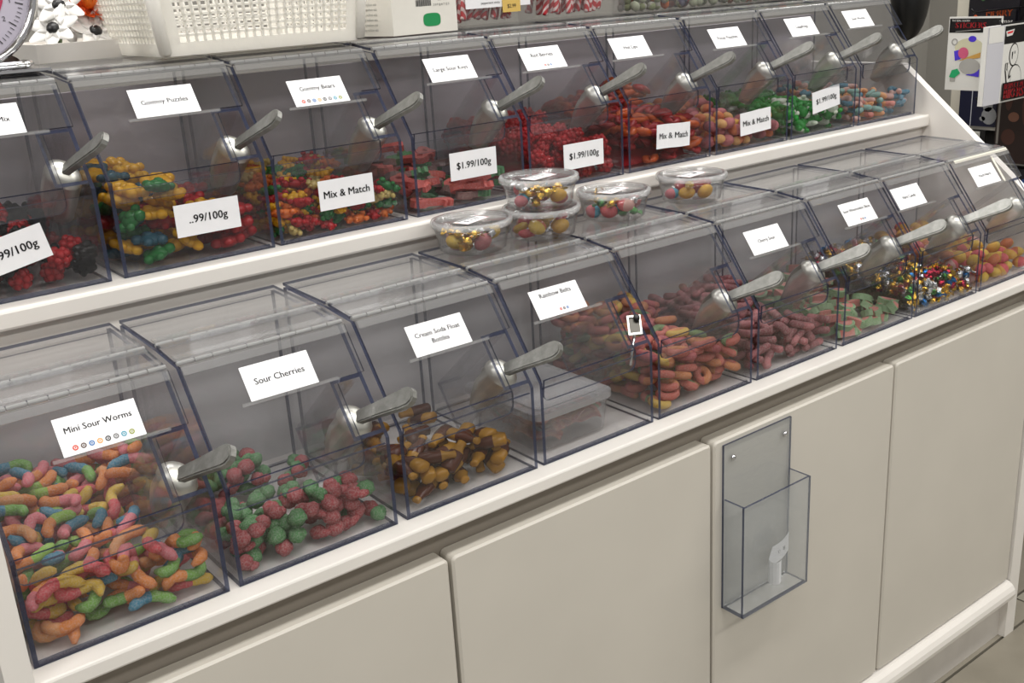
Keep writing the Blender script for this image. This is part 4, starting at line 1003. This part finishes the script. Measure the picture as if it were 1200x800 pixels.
def flower(x, y, z, d, pm, n, label, grp, eye=True, layers=1, sc=1.0):
    t = thing('artificial_flower', label, 'flower', (x, y, z), grp)
    t.matrix_world = Matrix.Translation((x, y, z)) @ frame((d[1], -d[0], 0.1), d).to_4x4() @ Matrix.Scale(sc, 4)
    for L_ in range(layers):
        for k in range(n):
            o = link('petal', pm if L_ == 0 else pm_o2, t); o.rotation_euler = (0, -0.5 * L_, 2 * math.pi * (k + 0.5 * L_) / n); o.location = (0, 0, 0.003 * L_)
    if eye: link('flower_eye', m_eye, t, label='black centre')
    o = link('stem', m_stem, t)
for x, y, z, d, lab in ((0.108, 0.665, TOP + 0.078, (-0.3, -0.8, 0.5), 'white artificial daisy with black centre highest beside the scale'), (0.150, 0.650, TOP + 0.038, (0.0, -0.75, 0.65), 'white artificial daisy with black centre lowest at the tray middle'),
                        (0.180, 0.665, TOP + 0.036, (0.3, -0.8, 0.5), 'white artificial daisy with black centre next to the basket'), (0.090, 0.650, TOP + 0.046, (-0.5, -0.6, 0.6), 'white artificial daisy drooping at the tray corner'), (0.118, 0.690, TOP + 0.052, (-0.1, -0.9, 0.5), 'white artificial daisy half hidden behind the others')):
    flower(x, y, z, d, pm_w, 7, lab, 'white artificial daisies', sc=1.15)
for x, y, z, d, lab in ((0.150, 0.675, TOP + 0.070, (0, -0.8, 0.6), 'orange artificial blossom nearest the scale'), (0.176, 0.680, TOP + 0.058, (0.2, -0.8, 0.6), 'orange artificial blossom beside the basket'), (0.166, 0.700, TOP + 0.082, (0.1, -0.9, 0.5), 'topmost orange artificial blossom'), (0.148, 0.705, TOP + 0.095, (-0.2, -0.9, 0.5), 'orange artificial blossom above the high daisy')):
    flower(x, y, z, d, pm_o, 8, lab, 'orange artificial blossoms', False, 2, 1.1)

# kitchen scale at the left
sc_ = thing('dial_scale', 'round dial scale with chrome rim at the left edge', 'scale', (-0.074, 0.505, TOP))
CZ = 0.111; RR = 0.112
FACE = plain('dial_face', '#c9c3d2', 0.35); RED = plain('dial_red', '#b8365a', 0.5)
mb = MB().lathe([(0, 0.0), (RR * 0.92, 0.0), (RR * 0.92, 0.004), (0, 0.004)], (0, -0.004, CZ), 48, axis='y')
def dfn(a, b): return (a, -0.0052, CZ + b)
for k in range(100):
    g_ = 2 * math.pi * k / 100; r0 = 0.80 if k % 5 else 0.76; r1_ = 0.85; e = 0.0045 if k % 5 else 0.007
    q = [(r0, -e), (r1_, -e), (r1_, e), (r0, e)]
    mb.add([dfn(RR * a * math.cos(g_ + b), RR * a * math.sin(g_ + b)) for a, b in q], [(0, 1, 2, 3)], 1)
    if k % 5 == 0:
        put_text(mb, str((100 - k) // 5), 0.0085, lambda a, b: dfn(RR * 0.70 * math.cos(g_) + a, RR * 0.70 * math.sin(g_) + b), 1)
    if k % 2 == 0:
        q = [(0.54, -0.008), (0.60, -0.008), (0.60, 0.008), (0.54, 0.008)]
        mb.add([dfn(RR * a * math.cos(g_ + b), RR * a * math.sin(g_ + b)) for a, b in q], [(0, 1, 2, 3)], 2)
    if k % 10 == 0: put_text(mb, str((100 - k) * 5), 0.009, lambda a, b: dfn(RR * 0.45 * math.cos(g_) + a, RR * 0.45 * math.sin(g_) + b), 2)
n = 48
for a0, a1 in ((0.60, 0.63),):
    v = [dfn(RR * r_ * math.cos(2 * math.pi * k / n), RR * r_ * math.sin(2 * math.pi * k / n)) for r_ in (a0, a1) for k in range(n)]
    mb.add(v, [(k, (k + 1) % n, n + (k + 1) % n, n + k) for k in range(n)], 2)
fc = mb.build('dial', [FACE, INK, RED], sc_)
MB().tube([(0, -0.008, CZ), (0.0, -0.008, CZ + 0.07)], [0.002, 0.0008], 6).build('pointer', plain('pointer_black', '#151515', 0.4), fc)
MB().lathe([(RR * 0.90, 0.0), (RR * 0.905, -0.010), (RR * 0.96, -0.014), (RR, -0.010), (RR * 1.0, 0.0), (RR * 0.97, 0.045), (RR * 0.90, 0.0)], (0, 0, CZ), 56, axis='y').build('chrome_rim', CHROME, sc_, True, label='polished chrome rim')
MB().lathe([(0, 0.050), (RR * 0.95, 0.050), (RR * 0.95, 0.004), (0, 0.004)], (0, 0, CZ), 48, axis='y').build('case', plain('scale_case', '#5d4b42', 0.25, metal=0.8), sc_, True)
mb = MB().prism([(-0.085, 0), (0.085, 0), (0.075, 0.014), (0.05, 0.03), (-0.05, 0.03), (-0.075, 0.014)], lambda a, b, t: (a, t, b), 0.012, 0.07); mb.build('foot', plain('scale_foot', '#4a3c36', 0.25, metal=0.8), sc_)
mb = MB().tube([(-0.02, -0.045, 0.008), (0.055, -0.045, 0.008), (0.072, -0.043, 0.008), (0.078, -0.034, 0.008), (0.078, 0.0, 0.008)], 0.0045, 8); mb.build('wire_handle', CHROME, sc_, True)
mb = MB().box(-0.12, 0.092, -0.075, 0.085, -0.0005, 0.003); mb.build('base_plate', CHROME, sc_)

# ------------------------------------------------------------------ display rack at the right
rk = thing('display_rack', 'dark pegboard rack of hanging packs beyond the counter end', 'rack', (2.30, 0.48, FLOOR_Z))
CREAM = plain('rack_post_cream', '#c9c4b6', 0.5); DARK = plain('rack_dark', '#1a1718', 0.6)
MB().box(-0.02, 0.02, -0.022, 0.022, 0, 2.0).build('upright', CREAM, rk)
MB().box(-0.02, 0.02, -0.442, -0.398, 0, 2.0).build('upright', CREAM, rk)
MB().box(0.0, 0.012, -0.398, -0.022, 0.06, 1.96).build('back_panel', DARK, rk)
for zz in (1.088, 1.005): MB().box(-0.035, 0.0, -0.398, -0.02, zz - 0.004, zz + 0.012).build('price_rail', plain('rail_white', '#d8d6d0', 0.5), rk)
def hook(y, z, L): return MB().tube([(0, y, z), (-L, y, z), (-L - 0.01, y, z + 0.008)], 0.0025, 6)
for y, z, L in ((-0.16, 1.386, 0.262), (-0.25, 1.362, 0.30), (-0.07, 1.16, 0.05), (-0.02, 1.395, 0.0)): 
    if L: hook(y, z, L).build('hook', BLACK, rk, True)
def flat_pack(name, label, cat, origin, ax, w, h, thick=0.006, mats=(), draw=None, group=None):
    """hanging pack: printed front facing outward; ax = direction of its width"""
    t = thing(name, label, cat, origin, group)
    ax = Vector(ax).normalized(); out = ax.cross(Vector((0, 0, 1))).normalized()
    def fn(a, b, d=0.0): return tuple(ax * a + out * d + Vector((0, 0, b)))
    mb = MB().prism([(0, -h), (w, -h), (w, 0), (0, 0)], lambda a, b, q: fn(a, b, q), 0, thick)
    if draw: draw(mb, lambda a, b, lv=1: fn(a, b, thick + 0.0005 * lv))
    mb.build('pack', list(mats), t); return t
def poly(mb, fn, pts, mi, lv=1): mb.add([fn(a, b, lv) for a, b in pts], [tuple(range(len(pts)))], mi)
def rect(mb, fn, x0, x1, y0, y1, mi, lv=1): poly(mb, fn, [(x0, y0), (x1, y0), (x1, y1), (x0, y1)], mi, lv)
def oval(mb, fn, cx, cy, rx, ry, mi, lv=1, n=18): poly(mb, fn, [(cx + rx * math.cos(2 * math.pi * k / n), cy + ry * math.sin(2 * math.pi * k / n)) for k in range(n)], mi, lv)
def ringo(mb, fn, cx, cy, rx, ry, wd, mi, lv=1, n=22, a0=0, a1=2 * math.pi):
    v = []
    for k in range(n + 1):
        g_ = a0 + (a1 - a0) * k / n; v += [fn(cx + rx * math.cos(g_), cy + ry * math.sin(g_), lv), fn(cx + (rx - wd) * math.cos(g_), cy + (ry - wd) * math.sin(g_), lv)]
    mb.add(v, [(2 * k, 2 * k + 1, 2 * k + 3, 2 * k + 2) for k in range(n)], mi)
HOLO = [plain('holo_%s' % c, h_, 0.25, metal=0.35) for c, h_ in (('blue', '#5a45e0'), ('pink', '#e0698c'), ('gold', '#d9a95a'), ('green', '#2fb878'), ('silver', '#b9b8b4'), ('cream', '#e3dfc0'))]
PK = [plain('pack_white', '#dcdbd6', 0.4), BLACK, plain('pack_red', '#d8323a', 0.5), plain('pack_plastic', '#c4c4cb', 0.25)] + HOLO
def draw_p1(mb, fn):
    rect(mb, fn, 0.002, 0.128, -0.036, -0.004, 1)
    put_text(mb, 'THE REAL GOODS', 0.006, lambda a, b: fn(a, b, 2), 0, dx=0.030, dy=-0.009, wmax=0.045)
    put_text(mb, 'STICKERS', 0.018, lambda a, b: fn(a, b, 2), 2, dx=0.055, dy=-0.020, wmax=0.09, bold=True)
    poly(mb, fn, [(0.018, -0.033), (0.08, -0.028), (0.08, -0.030), (0.018, -0.034)], 8, 2)
    oval(mb, fn, 0.055, -0.070, 0.036, 0.022, 9, 1); ringo(mb, fn, 0.018, -0.057, 0.008, 0.008, 0.003, 8, 2); oval(mb, fn, 0.062, -0.050, 0.010, 0.007, 4, 2)
    poly(mb, fn, [(0.018, -0.078), (0.034, -0.074), (0.036, -0.096), (0.022, -0.100)], 4, 2); oval(mb, fn, 0.042, -0.082, 0.013, 0.013, 5, 3)
    poly(mb, fn, [(0.030, -0.100), (0.062, -0.088), (0.085, -0.080), (0.085, -0.092), (0.060, -0.096)], 6, 3); oval(mb, fn, 0.060, -0.112, 0.026, 0.018, 8, 4)
    poly(mb, fn, [(0.010, -0.138), (0.016, -0.122), (0.030, -0.118), (0.038, -0.128), (0.024, -0.140)], 7, 3); poly(mb, fn, [(0.052, -0.132), (0.085, -0.118), (0.085, -0.136)], 4, 3)
    rect(mb, fn, 0.012, 0.026, -0.148, -0.138, 8, 2)
flat_pack('sticker_pack', 'white sticker pack with a holographic print and black header', 'sticker pack', (2.05, 0.384, 0.497), (0, -1, 0), 0.130, 0.168, 0.004, PK, draw_p1, 'hanging sticker packs')
def draw_p2(mb, fn):
    rect(mb, fn, 0.0, 0.070, -0.172, 0.0, 3)
    rect(mb, fn, 0.004, 0.066, -0.036, -0.002, 0, 2)
    rect(mb, fn, 0.072, 0.218, -0.042, -0.003, 1); poly(mb, fn, [(0.075, -0.014), (0.112, -0.011), (0.104, -0.024), (0.080, -0.026)], 0, 2); poly(mb, fn, [(0.080, -0.016), (0.107, -0.014), (0.102, -0.019), (0.082, -0.020)], 2, 3)
    # line drawing of a waving figure
    oval(mb, fn, 0.118, -0.068, 0.020, 0.026, 1, 1, 24); oval(mb, fn, 0.118, -0.068, 0.0172, 0.0232, 0, 2, 24)
    poly(mb, fn, [(0.108, -0.062), (0.113, -0.060), (0.112, -0.078), (0.109, -0.076)], 1, 3); rect(mb, fn, 0.119, 0.122, -0.066, -0.060, 1, 3)
    BD = [(0.106, -0.134), (0.104, -0.115), (0.106, -0.103), (0.112, -0.096), (0.118, -0.092), (0.128, -0.090), (0.140, -0.092), (0.150, -0.098), (0.157, -0.110), (0.162, -0.134)]
    poly(mb, fn, BD, 1, 1); poly(mb, fn, [(0.1335 + (a - 0.1335) * 0.91, -0.116 + (b + 0.116) * 0.90) for a, b in BD], 0, 2)
    poly(mb, fn, [(0.084, -0.100), (0.096, -0.098), (0.102, -0.118), (0.112, -0.112), (0.110, -0.136), (0.095, -0.138)], 1, 3); poly(mb, fn, [(0.087, -0.102), (0.094, -0.100), (0.100, -0.122), (0.109, -0.117), (0.108, -0.134), (0.097, -0.135)], 0, 4)
    for dx in (0.0, 0.007):
        rect(mb, fn, 0.084 + dx, 0.0895 + dx, -0.102, -0.084, 1, 3); rect(mb, fn, 0.0853 + dx, 0.0882 + dx, -0.102, -0.0855, 0, 4)
    rect(mb, fn, 0.076, 0.200, -0.168, -0.128, 1, 5); rect(mb, fn, 0.078, 0.198, -0.166, -0.130, 1, 6)
    put_text(mb, 'RESPECT ALL', 0.017, lambda a, b: fn(a, b, 7), 2, dx=0.081, dy=-0.137, align='LEFT', bold=True, wmax=0.114)
    put_text(mb, 'BIKERS', 0.030, lambda a, b: fn(a, b, 7), 2, dx=0.081, dy=-0.1555, align='LEFT', bold=True, wmax=0.114)
flat_pack('sticker_pack', 'white sticker pack reading RESPECT BIKERS under a figure drawing', 'sticker pack', (1.942, 0.24, 0.480), (1, 0, 0), 0.222, 0.172, 0.012, PK, draw_p2, 'hanging sticker packs')
GM = [plain('gaudy_%d' % i, c, 0.35) for i, c in enumerate(('#15131a', '#8c1f1c', '#c8b23c', '#24407a', '#c85a2a', '#d8d6d0', '#3f6b3a', '#6b4a3c'))]
def gaudy(seed, words=None):
    R = random.Random(seed)
    def draw(mb, fn):
        for k in range(16): oval(mb, fn, R.uniform(0.012, 0.115), R.uniform(-0.145, -0.012), R.uniform(0.006, 0.011), R.uniform(0.008, 0.012), R.randrange(1, 8), 1 + k)
        if words:
            rect(mb, fn, 0.05, 0.128, -0.148, -0.100, 0, 18)
            put_text(mb, words[0], 0.022, lambda a, b: fn(a, b, 20), 4, dx=0.085, dy=-0.112, bold=True, wmax=0.07); put_text(mb, words[1], 0.017, lambda a, b: fn(a, b, 21), 5, dx=0.088, dy=-0.132, wmax=0.075)
    return draw
flat_pack('novelty_pack', 'colourful novelty pack with orange and white lettering at the top of the rack', 'novelty pack', (2.262, 0.456, 0.605), (0, -1, 0), 0.130, 0.150, 0.008, GM, gaudy(3, ('MERRY', 'Christmas')), 'novelty packs on the rack')
def draw_tagp(mb, fn):
    rect(mb, fn, 0.002, 0.128, -0.048, -0.002, 0); poly(mb, fn, [(0.038, -0.014), (0.082, -0.010), (0.074, -0.028), (0.044, -0.031)], 5, 2); poly(mb, fn, [(0.044, -0.017), (0.076, -0.014), (0.070, -0.022), (0.047, -0.024)], 1, 3)
flat_pack('novelty_pack', 'black header card with a small white emblem behind the figure pack', 'novelty pack', (2.20, 0.395, 0.470), (0, -1, 0), 0.130, 0.150, 0.006, GM, draw_tagp, 'novelty packs on the rack')
NAVY = [plain('navy_pack', '#0c1030', 0.3), plain('pack_line', '#c8ccd6', 0.4), plain('figure_grey', '#8b8d90', 0.5), BLACK]
def draw_navy(mb, fn):
    rect(mb, fn, 0.033, 0.035, -0.12, 0, 1)
    for cx, cy, rx, ry in ((0.078, -0.062, 0.014, 0.018), (0.083, -0.090, 0.020, 0.022), (0.066, -0.098, 0.008, 0.006), (0.088, -0.040, 0.012, 0.010)): oval(mb, fn, cx, cy, rx, ry, 2, 2)
flat_pack('toy_pack', 'navy blue pack with a pale grey figure low on the rack', 'toy pack', (2.262, 0.462, 0.332), (0, -1, 0), 0.100, 0.118, 0.008, NAVY, draw_navy)
BRN = [plain('brown_pack', '#241513', 0.35), plain('brown_light', '#7a5342', 0.5), plain('brown_mid', '#4a2c24', 0.5), plain('pack_edge_grey', '#8a8580', 0.5)]
def draw_brn(mb, fn):
    rect(mb, fn, 0.004, 0.010, -0.20, -0.005, 3)
    for cx, cy, rx, ry, mi in ((0.030, -0.05, 0.010, 0.035, 2), (0.045, -0.10, 0.014, 0.012, 1), (0.075, -0.07, 0.010, 0.05, 2), (0.035, -0.15, 0.018, 0.02, 2), (0.10, -0.12, 0.02, 0.05, 2)): oval(mb, fn, cx, cy, rx, ry, mi, 2)
flat_pack('toy_pack', 'dark brown pack with faint figures at the right edge', 'toy pack', (2.250, 0.352, 0.345), (0, -1, 0), 0.140, 0.215, 0.010, BRN, draw_brn)
def draw_bar(mb, fn):
    rect(mb, fn, 0.018, 0.052, -0.022, -0.003, 1)
    for k in range(9): rect(mb, fn, 0.022 + 0.0033 * k, 0.0229 + 0.0033 * k, -0.019, -0.008, 0, 2)
BARM = [plain('shelf_tag_black', '#121012', 0.5), plain('shelf_tag_white', '#d2d2cc', 0.5)]
flat_pack('shelf_tag', 'black shelf tag with a white barcode on the upper rail', 'shelf tag', (2.258, 0.452, 0.204), (0, -1, 0), 0.066, 0.028, 0.003, BARM, draw_bar, 'shelf tags on the rack')
flat_pack('shelf_tag', 'black shelf tag with a white barcode on the lower rail', 'shelf tag', (2.240, 0.405, 0.176), (0, -1, 0), 0.066, 0.028, 0.003, BARM, draw_bar, 'shelf tags on the rack')
flat_pack('toy_pack', 'black and silver pack hanging low behind the end bin', 'toy pack', (2.255, 0.36, 0.115), (0, -1, 0), 0.13, 0.16, 0.008, GM, gaudy(8), None)
flat_pack('toy_pack', 'red and gold pack hanging lowest behind the end bin', 'toy pack', (2.255, 0.225, 0.125), (0, -1, 0), 0.13, 0.16, 0.008, GM, gaudy(9), None)
# black round bag and hook further back
bg = thing('black_bag', 'black rounded bag hanging behind the upper bins', 'bag', (2.70, 0.905, 0.38))
MB().ell((0, 0, 0.155), (0.078, 0.05, 0.145), 0, 20, 12).build('bag_body', plain('black_vinyl', '#0b0b0c', 0.35, noise=0.2, bump=0.2), bg, True)
MB().tube([(-0.03, 0, 0.27), (-0.02, 0, 0.36), (0.02, 0, 0.36), (0.03, 0, 0.27)], 0.006, 8).build('bag_strap', BLACK, bg, True)
